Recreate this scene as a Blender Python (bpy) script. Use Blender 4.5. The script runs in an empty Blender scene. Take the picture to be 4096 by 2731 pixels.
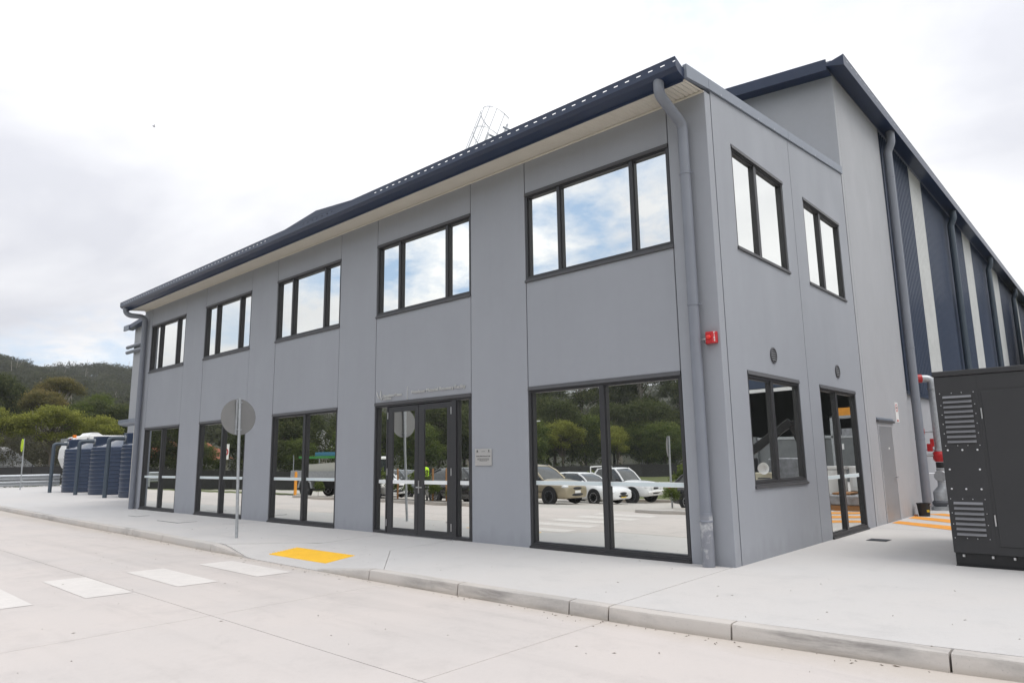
import bpy, bmesh, math, random
import numpy as np
from mathutils import Vector, Matrix
random.seed(7); rng = np.random.default_rng(7)
S = bpy.context.scene
COL = S.collection
R = math.radians

# ------------------------------------------------------------------ camera
cd = bpy.data.cameras.new('camera'); cam = bpy.data.objects.new('camera', cd); COL.objects.link(cam)
cd.sensor_width = 36; cd.lens = 36*2741.913/4096; cd.clip_end = 5000; cd.clip_start = .05
_y, _p, _r = 0.7351, 0.1688, -0.0155
fw = Vector((-math.sin(_y)*math.cos(_p), math.cos(_y)*math.cos(_p), math.sin(_p)))
rt = Vector((math.cos(_y), math.sin(_y), 0)); up = rt.cross(fw)
c_, s_ = math.cos(_r), math.sin(_r)
rt2 = c_*rt+s_*up; up2 = -s_*rt+c_*up
M = Matrix((rt2, up2, -fw)).transposed().to_4x4(); M.translation = (4.215, -9.060, 1.486)
cam.matrix_world = M
S.camera = cam
S.view_settings.view_transform = 'Standard'; S.view_settings.look = 'None'
S.view_settings.exposure = 0.49; S.view_settings.gamma = 1
S.cycles.max_bounces = 8; S.cycles.glossy_bounces = 6; S.cycles.transparent_max_bounces = 8
S.cycles.use_denoising = True

# ------------------------------------------------------------------ sky and sun
SUN_EL, SUN_AZ = R(60), R(78)      # azimuth clockwise from +Y
W = bpy.data.worlds.new('World'); S.world = W; W.use_nodes = True
nt = W.node_tree; nt.nodes.clear()
def N(t, **k):
    n = nt.nodes.new(t)
    for a, b in k.items(): setattr(n, a, b)
    return n
L = nt.links.new
out = N('ShaderNodeOutputWorld'); bg = N('ShaderNodeBackground'); L(bg.outputs[0], out.inputs[0])
sky = N('ShaderNodeTexSky', sky_type='NISHITA', sun_disc=False); sky.sun_elevation = SUN_EL; sky.sun_rotation = SUN_AZ
bg.inputs['Strength'].default_value = 0.1
tc = N('ShaderNodeTexCoord'); sep = N('ShaderNodeSeparateXYZ'); L(tc.outputs['Generated'], sep.inputs[0])
def mth(op, a, b=None, c=None):
    n = N('ShaderNodeMath', operation=op)
    for i, x in enumerate((a, b, c)):
        if x is None: continue
        if isinstance(x, (int, float)): n.inputs[i].default_value = x
        else: L(x, n.inputs[i])
    return n.outputs[0]
zz = mth('ADD', mth('MAXIMUM', sep.outputs[2], 0.0), .22)
cx = mth('DIVIDE', sep.outputs[0], zz); cy = mth('DIVIDE', sep.outputs[1], zz)
cmb = N('ShaderNodeCombineXYZ'); L(cx, cmb.inputs[0]); L(cy, cmb.inputs[1])
def noise(scale, detail, rough, off, dist=0.0):
    mp = N('ShaderNodeMapping'); mp.inputs['Location'].default_value = off; L(cmb.outputs[0], mp.inputs[0])
    n = N('ShaderNodeTexNoise'); n.inputs['Scale'].default_value = scale; n.inputs['Detail'].default_value = detail
    n.inputs['Roughness'].default_value = rough; n.inputs['Distortion'].default_value = dist; L(mp.outputs[0], n.inputs[0]); return n.outputs[0]
def ramp(fac, pts):
    r = N('ShaderNodeValToRGB'); L(fac, r.inputs[0]); e = r.color_ramp.elements
    while len(e) < len(pts): e.new(.5)
    for i, (p, c) in enumerate(pts): e[i].position = p; e[i].color = (*c, 1)
    return r.outputs[0]
brk = ramp(noise(.55, 2, .5, (7.1, 3.1, 11.9)), [(.47, (0,)*3), (.61, (1,)*3)])
wisp = ramp(noise(2.3, 9, .60, (4.6, 2.0, 12.0), .1), [(.43, (1,)*3), (.57, (0,)*3)])
gap = mth('MULTIPLY', mth('MULTIPLY', brk, wisp), 1.0)
cover = mth('SUBTRACT', 1.0, gap)
thick = ramp(noise(.9, 6, .52, (26.4, 2.6, 18.2), .35), [(.30, (9.4, 9.43, 9.55)), (.46, (7.65, 7.7, 7.88)), (.64, (5.6, 5.7, 6.15))])
mx = N('ShaderNodeMix', data_type='RGBA'); L(cover, mx.inputs[0])
blu = N('ShaderNodeMix', data_type='RGBA'); blu.inputs[0].default_value = .40; L(sky.outputs[0], blu.inputs[6]); blu.inputs[7].default_value = (5.9, 7.8, 10.4, 1)
L(blu.outputs[2], mx.inputs[6]); L(thick, mx.inputs[7]); 
up_ = mth('MULTIPLY_ADD', mth('MAXIMUM', sep.outputs[2], 0.0), .62, .85)
scl = N('ShaderNodeVectorMath', operation='SCALE'); L(mx.outputs[2], scl.inputs[0]); L(up_, scl.inputs['Scale']); L(scl.outputs[0], bg.inputs[0])
sd = bpy.data.lights.new('sun', 'SUN'); sd.energy = 1.2; sd.angle = R(30); sd.color = (1, .96, .9)
so = bpy.data.objects.new('sun', sd); COL.objects.link(so)
sdir = Vector((math.sin(SUN_AZ)*math.cos(SUN_EL), math.cos(SUN_AZ)*math.cos(SUN_EL), math.sin(SUN_EL)))
so.rotation_euler = sdir.to_track_quat('Z', 'Y').to_euler(); so.location = (20, -20, 40)

# ------------------------------------------------------------------ materials
def srgb(r, g, b): return tuple(((x/255)/12.92 if x <= 10 else (((x/255)+.055)/1.055)**2.4) for x in (r, g, b))
MATS = {}
def mat(name, c, rough=.6, metal=0., var=0., vs=2., var2=0., vs2=30., bump=0., bs=80., coord='pos', spec=.5, c2=None, coat=0., rvar=0.):
    m = bpy.data.materials.new(name); m.use_nodes = True; MATS[name] = m
    t = m.node_tree; b = t.nodes['Principled BSDF']; l = t.links.new
    b.inputs['Base Color'].default_value = (*c, 1); b.inputs['Roughness'].default_value = rough
    b.inputs['Metallic'].default_value = metal; b.inputs['Specular IOR Level'].default_value = spec
    b.inputs['Coat Weight'].default_value = coat
    if var or var2 or bump:
        if coord == 'pos': g = t.nodes.new('ShaderNodeNewGeometry').outputs['Position']
        else: g = t.nodes.new('ShaderNodeTexCoord').outputs['Object']
        def nz(sc, d=5, ro=.6):
            n = t.nodes.new('ShaderNodeTexNoise'); n.inputs['Scale'].default_value = sc; n.inputs['Detail'].default_value = d
            n.inputs['Roughness'].default_value = ro; l(g, n.inputs[0]); return n.outputs[0]
        col = None
        if var or var2:
            val = None
            for v, sc in ((var, vs), (var2, vs2)):
                if not v: continue
                mr = t.nodes.new('ShaderNodeMapRange'); mr.inputs[1].default_value = .3; mr.inputs[2].default_value = .7
                mr.inputs[3].default_value = 1-v; mr.inputs[4].default_value = 1+v*.7; l(nz(sc), mr.inputs[0])
                if val is None: val = mr.outputs[0]
                else:
                    mm = t.nodes.new('ShaderNodeMath'); mm.operation = 'MULTIPLY'; l(val, mm.inputs[0]); l(mr.outputs[0], mm.inputs[1]); val = mm.outputs[0]
            vm = t.nodes.new('ShaderNodeVectorMath'); vm.operation = 'SCALE'; vm.inputs[0].default_value = c; l(val, vm.inputs['Scale'])
            src = vm.outputs[0]
            if c2:
                mxn = t.nodes.new('ShaderNodeMix'); mxn.data_type = 'RGBA'; l(src, mxn.inputs[6]); mxn.inputs[7].default_value = (*c2, 1)
                rr = t.nodes.new('ShaderNodeValToRGB'); rr.color_ramp.elements[0].position = .52; rr.color_ramp.elements[1].position = .72
                l(nz(vs*1.7, 6, .65), rr.inputs[0]); l(rr.outputs[0], mxn.inputs[0]); src = mxn.outputs[2]
            l(src, b.inputs['Base Color'])
        if bump:
            bp = t.nodes.new('ShaderNodeBump'); bp.inputs['Strength'].default_value = bump; bp.inputs['Distance'].default_value = .01
            l(nz(bs, 4), bp.inputs['Height']); l(bp.outputs[0], b.inputs['Normal'])
        if rvar:
            mr = t.nodes.new('ShaderNodeMapRange'); mr.inputs[3].default_value = rough-rvar; mr.inputs[4].default_value = rough+rvar
            l(nz(vs*2), mr.inputs[0]); l(mr.outputs[0], b.inputs['Roughness'])
    return m
wallm = mat('painted_precast', (.314, .328, .360), .62, var=.018, vs=.8, var2=.015, vs2=9, bump=.12, bs=35)
wall2 = mat('painted_precast_warehouse', (.375, .382, .402), .55, var=.02, vs=.6, var2=.02, vs2=8, bump=.12, bs=35)
seal = mat('joint_sealant', (.075, .08, .092), .8)
navy = mat('navy_sheet_metal', (.017, .030, .068), .36, var=.08, vs=3)
bluegrey = mat('blue_grey_flashing', (.20, .225, .27), .42, var=.05, vs=2)
cladb = mat('navy_cladding', (.036, .053, .094), .32, var=.08, vs=.7, spec=.5)
cladw = mat('translucent_cladding', (.60, .61, .60), .45, var=.06, vs=1.2, var2=.05, vs2=9)
cream = mat('cream_soffit', (.66, .62, .54), .5, var=.04, vs=2)
frame = mat('charcoal_aluminium', (.034, .034, .037), .42, var=.05, vs=6)
flash = mat('charcoal_flashing', (.075, .075, .08), .5, var=.08, vs=4)
band = mat('frosted_film', (.66, .74, .76), .5); bandw = mat('white_film', (.85, .87, .87), .5)
pipeg = mat('painted_grey_pipe', (.20, .215, .25), .42, var=.05, vs=3)
pipen = mat('slate_pvc_pipe', (.052, .072, .095), .4, var=.06, vs=3)
galv = mat('galvanised_steel', (.42, .44, .46), .45, metal=.55, var=.16, vs=14, var2=.1, vs2=60)
steel = mat('brushed_steel', (.68, .68, .69), .28, metal=1)
alu = mat('sign_aluminium', (.22, .22, .22), .5, metal=.2, var=.06, vs=3)
white = mat('white_paint', (.78, .78, .77), .4); red = mat('red_enamel', (.48, .016, .02), .35, var=.08, vs=8)
black = mat('black_plastic', (.012, .012, .013), .5); rubber = mat('tyre_rubber', (.014, .014, .015), .85)
gend = mat('charcoal_powdercoat', (.032, .032, .034), .5, var=.08, vs=2, bump=.05, bs=250)
slatm = mat('skylit_louvre_grey', (.20, .20, .21), .4)  # sky light on the angled slats put into the colour as a lighter grey
yellow = mat('tactile_yellow', (.86, .52, .03), .6, var=.06, vs=5)
orange = mat('orange_line_paint', (.80, .33, .035), .65, var=.10, vs=5, var2=.08, vs2=40)
tankr = mat('glossy_polyethylene', (.042, .055, .082), .16, spec=.9, coat=.6)
tankm = mat('slate_polyethylene', (.026, .043, .084), .36, var=.10, vs=2.5, var2=.05, vs2=10)
zebra = mat('worn_white_marking', (.64, .605, .57), .75, var=.06, vs=2.2, var2=.05, vs2=14)
timber = mat('hardwood_stake', (.33, .17, .07), .8); bark = mat('pale_bark', (.30, .27, .23), .9, var=.3, vs=6)
barkd = mat('dark_bark', (.09, .075, .06), .9, var=.3, vs=6)
grassm = mat('mown_grass', (.10, .12, .035), .95, var=.3, vs=3, var2=.3, vs2=25, c2=(.16, .15, .06))
mulch = mat('mulch', (.05, .038, .028), .95, var=.4, vs=20)
gravel = mat('crushed_stone', (.50, .50, .495), .95, var=.25, vs=1.5, var2=.3, vs2=18, bump=.6, bs=12)
mesh_d = mat('dark_shade_mesh', (.022, .022, .022), .9, var=.2, vs=4)
gold = mat('gold_car_paint', (.36, .31, .22), .3, metal=.4, coat=.5); carw = mat('white_car_paint', (.74, .75, .76), .25, coat=.6)
carb = mat('black_car_paint', (.012, .012, .014), .22, coat=.8); carg = mat('grey_car_paint', (.16, .17, .18), .25, metal=.3, coat=.6)
cglass = mat('car_glass', (.02, .025, .028), .05, spec=.8); rim = mat('alloy_wheel', (.5, .5, .52), .3, metal=.8)
lampw = mat('headlight_lens', (.7, .72, .74), .1, spec=.8); lampr = mat('tail_light_lens', (.45, .01, .01), .2)
lampo = mat('amber_lens', (.85, .22, .02), .3)
ply = mat('yellow_plate', (.80, .55, .03), .5); hiv = mat('hi_vis_fabric', (.50, .85, .03), .8); skinm = mat('skin', (.45, .27, .19), .6); navyc = mat('dark_work_trousers', (.02, .022, .03), .85); hairm = mat('brown_hair', (.05, .03, .02), .8)
teal = mat('teal_paint', (.02, .22, .19), .4); wrap = mat('shrink_wrap', (.30, .31, .33), .22, var=.3, vs=6, bump=.6, bs=9)
shedd = mat('shed_dark', (.03, .032, .035), .8); shedg = mat('grey_concrete_wall', (.16, .17, .175), .8, var=.12, vs=1.5)
roofwhite = mat('white_metal_roof', (.72, .73, .74), .4); roofred = mat('terracotta_roof', (.30, .10, .05), .8); houses = mat('cream_weatherboard', (.60, .57, .50), .7)
silver = mat('silver_lettering', (.56, .56, .55), .45, metal=0.)
ink = mat('dark_print', (.02, .02, .022), .6); ysign = mat('fluoro_sign_face', (.60, .80, .02), .5); pale = mat('plaque_steel', (.55, .54, .53), .35, metal=.45)
cardb = mat('cardboard', (.34, .17, .07), .85)

def weather(m, drips=.02, splash=.09):
    t = m.node_tree; b = t.nodes['Principled BSDF']; l = t.links.new
    src = b.inputs['Base Color'].links[0].from_socket
    pos = t.nodes.new('ShaderNodeNewGeometry').outputs['Position']; oi = t.nodes.new('ShaderNodeObjectInfo')
    def nz(sc, d, st):
        mp = t.nodes.new('ShaderNodeMapping'); mp.inputs['Scale'].default_value = st; l(pos, mp.inputs[0])
        n = t.nodes.new('ShaderNodeTexNoise'); n.inputs['Scale'].default_value = sc; n.inputs['Detail'].default_value = d; l(mp.outputs[0], n.inputs[0]); return n.outputs[0]
    def mr(f, a0, a1, v0, v1):
        r = t.nodes.new('ShaderNodeMapRange'); r.inputs[1].default_value = a0; r.inputs[2].default_value = a1; r.inputs[3].default_value = v0; r.inputs[4].default_value = v1; l(f, r.inputs[0]); return r.outputs[0]
    def mu(a, c, op='MULTIPLY'):
        n = t.nodes.new('ShaderNodeMath'); n.operation = op
        for i, q in enumerate((a, c)):
            if isinstance(q, float): n.inputs[i].default_value = q
            else: l(q, n.inputs[i])
        return n.outputs[0]
    f = mu(mr(nz(7, 4, (1, 1, .035)), .52, .72, 1., 1.-drips), mr(nz(.55, 3, (1, 1, .6)), .35, .65, .985, 1.012))
    f = mu(f, mr(oi.outputs['Random'], 0., 1., .988, 1.012))
    sp = t.nodes.new('ShaderNodeSeparateXYZ'); l(pos, sp.inputs[0])
    h = mu(sp.outputs[2], mr(nz(5, 4, (1, 1, .2)), .3, .7, .0, .32), 'SUBTRACT')
    f = mu(f, mr(h, -.12, .10, 1.-splash, 1.))
    vm = t.nodes.new('ShaderNodeVectorMath'); vm.operation = 'SCALE'; l(src, vm.inputs[0]); l(f, vm.inputs['Scale']); l(vm.outputs[0], b.inputs['Base Color'])
    l(mr(nz(1.3, 5, (1, 1, .5)), .3, .7, .5, .74), b.inputs['Roughness'])
weather(wallm); weather(wall2)
def concrete(name, c, warm, stain, tyre=0, thr=.56):
    m = bpy.data.materials.new(name); m.use_nodes = True; MATS[name] = m
    t = m.node_tree; b = t.nodes['Principled BSDF']; l = t.links.new
    pos = t.nodes.new('ShaderNodeNewGeometry').outputs['Position']
    def nz(sc, d, ro=.6, stretch=None, dist=0.):
        mp = t.nodes.new('ShaderNodeMapping'); l(pos, mp.inputs[0])
        if stretch: mp.inputs['Scale'].default_value = stretch
        n = t.nodes.new('ShaderNodeTexNoise'); n.inputs['Scale'].default_value = sc; n.inputs['Detail'].default_value = d
        n.inputs['Roughness'].default_value = ro; n.inputs['Distortion'].default_value = dist; l(mp.outputs[0], n.inputs[0]); return n.outputs[0]
    def rampn(f, p0, p1, v0=0., v1=1.):
        r = t.nodes.new('ShaderNodeMapRange'); r.inputs[1].default_value = p0; r.inputs[2].default_value = p1; r.inputs[3].default_value = v0; r.inputs[4].default_value = v1; l(f, r.inputs[0]); return r.outputs[0]
    def mix(f, a, bb):
        x = t.nodes.new('ShaderNodeMix'); x.data_type = 'RGBA'; l(f, x.inputs[0])
        for i, q in ((6, a), (7, bb)):
            if isinstance(q, tuple): x.inputs[i].default_value = (*q, 1)
            else: l(q, x.inputs[i])
        return x.outputs[2]
    col = mix(rampn(nz(.28, 4), .38, .62), c, warm)
    col = mix(rampn(nz(1.6, 7, .7), .52, .75, 0, .45), col, tuple(x*.78 for x in c))
    col = mix(rampn(nz(1.1, 6, .65, (.35, 1.6, 1), .6), thr, thr+.16, 0, stain), col, tuple(x*.55 for x in c))
    col = mix(rampn(nz(26, 3), .35, .65, 0, .22), col, tuple(x*1.12 for x in c))
    col = mix(rampn(nz(70, 2), .66, .74, 0, .5), col, tuple(x*.45 for x in c))
    if name.startswith('kerb'):
        sp = t.nodes.new('ShaderNodeSeparateXYZ'); l(pos, sp.inputs[0]); tot = None
        for a0, b0 in ((-3.45, -2.15), (-2.2, -1.2), (-1.15, -.6), (1.35, 2.75), (3.2, 4.4)):
            w1 = rampn(sp.outputs[0], a0, a0+.35); w2 = rampn(sp.outputs[0], b0-.35, b0, 1., 0.)
            mm = t.nodes.new('ShaderNodeMath'); mm.operation = 'MULTIPLY'; l(w1, mm.inputs[0]); l(w2, mm.inputs[1])
            if tot is None: tot = mm.outputs[0]
            else:
                aa = t.nodes.new('ShaderNodeMath'); aa.operation = 'MAXIMUM'; l(tot, aa.inputs[0]); l(mm.outputs[0], aa.inputs[1]); tot = aa.outputs[0]
        hz_ = t.nodes.new('ShaderNodeMath'); hz_.operation = 'MULTIPLY'; l(tot, hz_.inputs[0]); l(rampn(nz(2.6, 6, .7, (.5, 1, 5.0), .4), .42, .62), hz_.inputs[1])
        hh_ = t.nodes.new('ShaderNodeMath'); hh_.operation = 'MULTIPLY'; l(hz_.outputs[0], hh_.inputs[0]); l(rampn(sp.outputs[2], -.02, -.05), hh_.inputs[1])
        ha = t.nodes.new('ShaderNodeMath'); ha.operation = 'MULTIPLY'; l(hh_.outputs[0], ha.inputs[0]); ha.inputs[1].default_value = .55
        col = mix(ha.outputs[0], col, (.15, .14, .135))
        col = mix(rampn(sp.outputs[2], -.168, -.12, .45, 0.), col, (.36, .31, .25))
    if tyre:
        col = mix(rampn(nz(1.0, 4, .55, (.045, 1.5, 1), .25), .54, .70, 0, tyre), col, tuple(x*.62 for x in c))
        sp = t.nodes.new('ShaderNodeSeparateXYZ'); l(pos, sp.inputs[0])
        col = mix(rampn(nz(.9, 5, .7, None, .8), .60, .72, 0, .22), col, tuple(x*.6 for x in c))
        ad = t.nodes.new('ShaderNodeMath'); ad.operation = 'MULTIPLY_ADD'; l(nz(2.2, 5, .7), ad.inputs[0]); ad.inputs[1].default_value = .55; l(sp.outputs[1], ad.inputs[2])
        col = mix(rampn(ad.outputs[0], -2.98, -2.64, 0, .42), col, (.44, .385, .315))
        vo = t.nodes.new('ShaderNodeTexVoronoi'); vo.feature = 'DISTANCE_TO_EDGE'; vo.inputs['Scale'].default_value = .16; l(pos, vo.inputs[0])
    l(col, b.inputs['Base Color']); b.inputs['Roughness'].default_value = .8; b.inputs['Specular IOR Level'].default_value = .3
    bp = t.nodes.new('ShaderNodeBump'); bp.inputs['Strength'].default_value = .18; bp.inputs['Distance'].default_value = .006
    l(nz(55, 5, .7), bp.inputs['Height']); l(bp.outputs[0], b.inputs['Normal'])
    return m
roadm = concrete('road_concrete', (.525, .486, .460), (.565, .514, .480), .22, .20)
pathm = concrete('path_concrete', (.520, .507, .494), (.545, .520, .498), .14)
kerbm = concrete('kerb_concrete', (.50, .475, .45), (.53, .485, .44), .8, thr=.50)
parkm = concrete('car_park_concrete', (.46, .44, .41), (.47, .43, .385), .3)

def glass_mat():
    m = bpy.data.materials.new('reflective_glazing'); m.use_nodes = True
    t = m.node_tree; t.nodes.clear(); l = t.links.new
    o = t.nodes.new('ShaderNodeOutputMaterial'); mixs = t.nodes.new('ShaderNodeMixShader'); mixs.inputs[0].default_value = .86
    d = t.nodes.new('ShaderNodeBsdfDiffuse'); d.inputs[0].default_value = (.012, .014, .013, 1)
    g = t.nodes.new('ShaderNodeBsdfGlossy'); g.inputs['Color'].default_value = (.965, .975, .945, 1); g.inputs['Roughness'].default_value = 0.0
    geo = t.nodes.new('ShaderNodeNewGeometry'); n = t.nodes.new('ShaderNodeTexNoise'); n.inputs['Scale'].default_value = 1.1; n.inputs['Detail'].default_value = 1
    l(geo.outputs['Position'], n.inputs[0]); b = t.nodes.new('ShaderNodeBump'); b.inputs['Strength'].default_value = .05; b.inputs['Distance'].default_value = .02
    l(n.outputs[0], b.inputs['Height']); l(b.outputs[0], g.inputs['Normal'])
    l(d.outputs[0], mixs.inputs[1]); l(g.outputs[0], mixs.inputs[2]); l(mixs.outputs[0], o.inputs[0]); return m
glass = glass_mat()

def leaf_mat(name, ca, cb, cc):
    m = bpy.data.materials.new(name); m.use_nodes = True; t = m.node_tree; t.nodes.clear(); l = t.links.new
    o = t.nodes.new('ShaderNodeOutputMaterial'); a = t.nodes.new('ShaderNodeAttribute'); a.attribute_name = 'tint'
    r = t.nodes.new('ShaderNodeValToRGB'); e = r.color_ramp.elements; e.new(.5)
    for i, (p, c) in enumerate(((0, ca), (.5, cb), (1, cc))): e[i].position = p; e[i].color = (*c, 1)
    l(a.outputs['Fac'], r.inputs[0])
    d = t.nodes.new('ShaderNodeBsdfDiffuse'); tr = t.nodes.new('ShaderNodeBsdfTranslucent'); mxs = t.nodes.new('ShaderNodeMixShader'); mxs.inputs[0].default_value = .42
    l(r.outputs[0], d.inputs[0]); l(r.outputs[0], tr.inputs[0]); l(d.outputs[0], mxs.inputs[1]); l(tr.outputs[0], mxs.inputs[2]); l(mxs.outputs[0], o.inputs[0]); return m
lf_wattle = leaf_mat('wattle_leaves', (.12, .135, .035), (.22, .235, .05), (.33, .34, .085))
lf_dark = leaf_mat('dark_leaves', (.042, .053, .026), (.088, .105, .045), (.14, .155, .065))
lf_bronze = leaf_mat('bronze_leaves', (.075, .075, .035), (.16, .15, .058), (.28, .215, .085))
lf_mid = leaf_mat('mid_green_leaves', (.06, .085, .028), (.11, .145, .04), (.17, .20, .06))
lf_scrub = leaf_mat('scrub_leaves', (.07, .065, .045), (.12, .115, .075), (.17, .17, .10))
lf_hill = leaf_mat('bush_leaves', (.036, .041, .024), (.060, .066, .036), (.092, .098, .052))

# ------------------------------------------------------------------ mesh helpers
ORG = {}
def root(name, loc, label, cat, group=None):
    o = bpy.data.objects.new(name, None); COL.objects.link(o); o.location = loc; o.empty_display_size = .2
    o['label'] = label; o['category'] = cat
    if group: o['group'] = group
    ORG[o.name] = Vector(loc); return o
def tag(o, label=None, cat=None, group=None, kind=None):
    if label: o['label'] = label
    if cat: o['category'] = cat
    if group: o['group'] = group
    if kind: o['kind'] = kind
    return o
def link(name, me, parent=None, m=None):
    o = bpy.data.objects.new(name, me); COL.objects.link(o)
    if m and not me.materials: me.materials.append(m)
    if parent: o.parent = parent; ORG[o.name] = ORG[parent.name]
    else: ORG[o.name] = Vector((0, 0, 0))
    return o
front = lambda p: (p[0], p[1], p[2])
side = lambda p: (-p[1], p[0], p[2])      # u along the wall, d into the wall, z up
class MB:
    def __init__(s, T=None): s.v = []; s.f = []; s.mi = []; s.m = 0; s.T = T
    def add(s, vs, fs):
        n = len(s.v); s.v += [tuple(p) for p in vs]; s.f += [tuple(i+n for i in f) for f in fs]; s.mi += [s.m]*len(fs); return s
    def box(s, x0, x1, y0, y1, z0, z1):
        return s.add([(x0,y0,z0),(x1,y0,z0),(x1,y1,z0),(x0,y1,z0),(x0,y0,z1),(x1,y0,z1),(x1,y1,z1),(x0,y1,z1)],
                     [(0,3,2,1),(4,5,6,7),(0,1,5,4),(1,2,6,5),(2,3,7,6),(3,0,4,7)])
    def prism(s, poly, w0, w1, ax='y'):
        n = len(poly); mk = {'y': lambda a, b, w: (a, w, b), 'x': lambda a, b, w: (w, a, b), 'z': lambda a, b, w: (a, b, w)}[ax]
        vs = [mk(a, b, w0) for a, b in poly]+[mk(a, b, w1) for a, b in poly]
        return s.add(vs, [tuple(range(n))[::-1], tuple(range(n, 2*n))]+[(i, (i+1) % n, n+(i+1) % n, n+i) for i in range(n)])
    def tube(s, pts, r, n=12, caps=True):
        pts = [Vector(p) for p in pts]; rs = r if isinstance(r, (list, tuple)) else [r]*len(pts); rings = []
        d0 = (pts[1]-pts[0]).normalized(); a = d0.orthogonal().normalized()
        for i, p in enumerate(pts):
            d = ((pts[min(i+1, len(pts)-1)]-p).normalized()+(p-pts[max(i-1, 0)]).normalized()).normalized() if 0 < i < len(pts)-1 else (pts[min(i+1, len(pts)-1)]-pts[max(i-1, 0)]).normalized()
            a = (a-d*a.dot(d)).normalized(); b = d.cross(a)
            rings.append([p+(a*math.cos(2*math.pi*k/n)+b*math.sin(2*math.pi*k/n))*rs[i] for k in range(n)])
        vs = [q for g in rings for q in g]; fs = []
        for i in range(len(pts)-1):
            for k in range(n): fs.append((i*n+k, i*n+(k+1) % n, (i+1)*n+(k+1) % n, (i+1)*n+k))
        if caps: fs += [tuple(range(n))[::-1], tuple((len(pts)-1)*n+k for k in range(n))]
        return s.add(vs, fs)
    def lathe(s, prof, c=(0, 0, 0), n=32, ax='z', caps=True):
        vs = []; fs = []
        for r, h in prof:
            for k in range(n):
                a = 2*math.pi*k/n; x, y = r*math.cos(a), r*math.sin(a)
                vs.append({'z': (c[0]+x, c[1]+y, c[2]+h), 'y': (c[0]+x, c[1]+h, c[2]-y), 'x': (c[0]+h, c[1]+x, c[2]+y)}[ax])
        for i in range(len(prof)-1):
            for k in range(n): fs.append((i*n+k, i*n+(k+1) % n, (i+1)*n+(k+1) % n, (i+1)*n+k))
        if caps: fs += [tuple(range(n))[::-1], tuple((len(prof)-1)*n+k for k in range(n))]
        return s.add(vs, fs)
    def mesh(s, name, mats, off=None, smooth=None):
        me = bpy.data.meshes.new(name); vs = [s.T(p) for p in s.v] if s.T else s.v
        if off is not None: vs = [(p[0]-off[0], p[1]-off[1], p[2]-off[2]) for p in vs]
        me.from_pydata(vs, [], s.f)
        for m in (mats if isinstance(mats, (list, tuple)) else [mats]): me.materials.append(m)
        me.polygons.foreach_set('material_index', s.mi)
        if smooth is not None:
            me.polygons.foreach_set('use_smooth', [True]*len(s.f)); me.update(); me.set_sharp_from_angle(angle=R(smooth))
        me.update(); return me
    def build(s, name, mats, parent=None, smooth=None, bevel=0, kind=None, label=None):
        off = ORG[parent.name] if parent else None
        o = link(name, s.mesh(name, mats, off, smooth), parent)
        if bevel:
            b = o.modifiers.new('bevel', 'BEVEL'); b.width = bevel; b.segments = 2; b.limit_method = 'ANGLE'; b.angle_limit = R(40)
        if kind: o['kind'] = kind
        if label: o['label'] = label
        return o
def bend(p0, p1, p2, r, k=6):
    p0, p1, p2 = map(Vector, (p0, p1, p2)); a = (p0-p1).normalized(); b = (p2-p1).normalized(); s_ = p1+a*r; e = p1+b*r
    return [tuple(s_*(1-t)**2+p1*2*t*(1-t)+e*t*t) for t in [i/k for i in range(k+1)]]
def text_obj(name, s, size, T, m, parent=None, extrude=.004, align='LEFT', bold=0., width=None, split=False):
    cu = bpy.data.curves.new(name, 'FONT'); cu.body = s; cu.size = size; cu.extrude = extrude; cu.align_x = align; cu.offset = bold; cu.resolution_u = 3
    tmp = bpy.data.objects.new('tmp', cu); me = bpy.data.meshes.new_from_object(tmp); bpy.data.objects.remove(tmp); bpy.data.curves.remove(cu)
    if width:
        xs = [v.co.x for v in me.vertices]; k = width/(max(xs)-min(xs))
        for v in me.vertices: v.co.x *= k
    me.transform(T)
    if parent: me.transform(Matrix.Translation(-ORG[parent.name]))
    me.materials.clear(); me.materials.append(m)
    if not split: return link(name, me, parent)
    bm = bmesh.new(); bm.from_mesh(me); bm.verts.ensure_lookup_table(); seen = set(); isl = []
    for v in bm.verts:
        if v.index in seen: continue
        st_, comp = [v], []; seen.add(v.index)
        while st_:
            q = st_.pop(); comp.append(q)
            for e in q.link_edges:
                o2 = e.other_vert(q)
                if o2.index not in seen: seen.add(o2.index); st_.append(o2)
        isl.append([min(q.co.x for q in comp), max(q.co.x for q in comp), comp])
    isl.sort(key=lambda t: t[0]); grp = []
    for a, b, comp in isl:
        if grp and a < grp[-1][1]-.3*(b-a): grp[-1][1] = max(grp[-1][1], b); grp[-1][2] += comp
        else: grp.append([a, b, list(comp)])
    for a, b, comp in grp:
        ids = {q.index: k for k, q in enumerate(comp)}; fs = {f for q in comp for f in q.link_faces}
        m2 = bpy.data.meshes.new(name); m2.from_pydata([tuple(q.co) for q in comp], [], [[ids[q.index] for q in f.verts] for f in fs]); m2.materials.append(m); link(name, m2, parent)
    bm.free(); bpy.data.meshes.remove(me)
def onfront(x, y, z): return Matrix.Translation((x, y, z)) @ Matrix.Rotation(R(90), 4, 'X')
def onside(x, y, z): return Matrix.Translation((x, y, z)) @ Matrix.Rotation(R(90), 4, 'Z') @ Matrix.Rotation(R(90), 4, 'X')
def copy_tree(o, loc, rz=None, label=None):
    def cp(a, par):
        c = a.copy(); COL.objects.link(c)
        if par: c.parent = par
        for ch in a.children: cp(ch, c)
        return c
    c = cp(o, None); c.location = loc; ORG[c.name] = Vector(loc)
    if rz is not None: c.rotation_euler.z = rz
    if label: c['label'] = label
    return c

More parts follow.
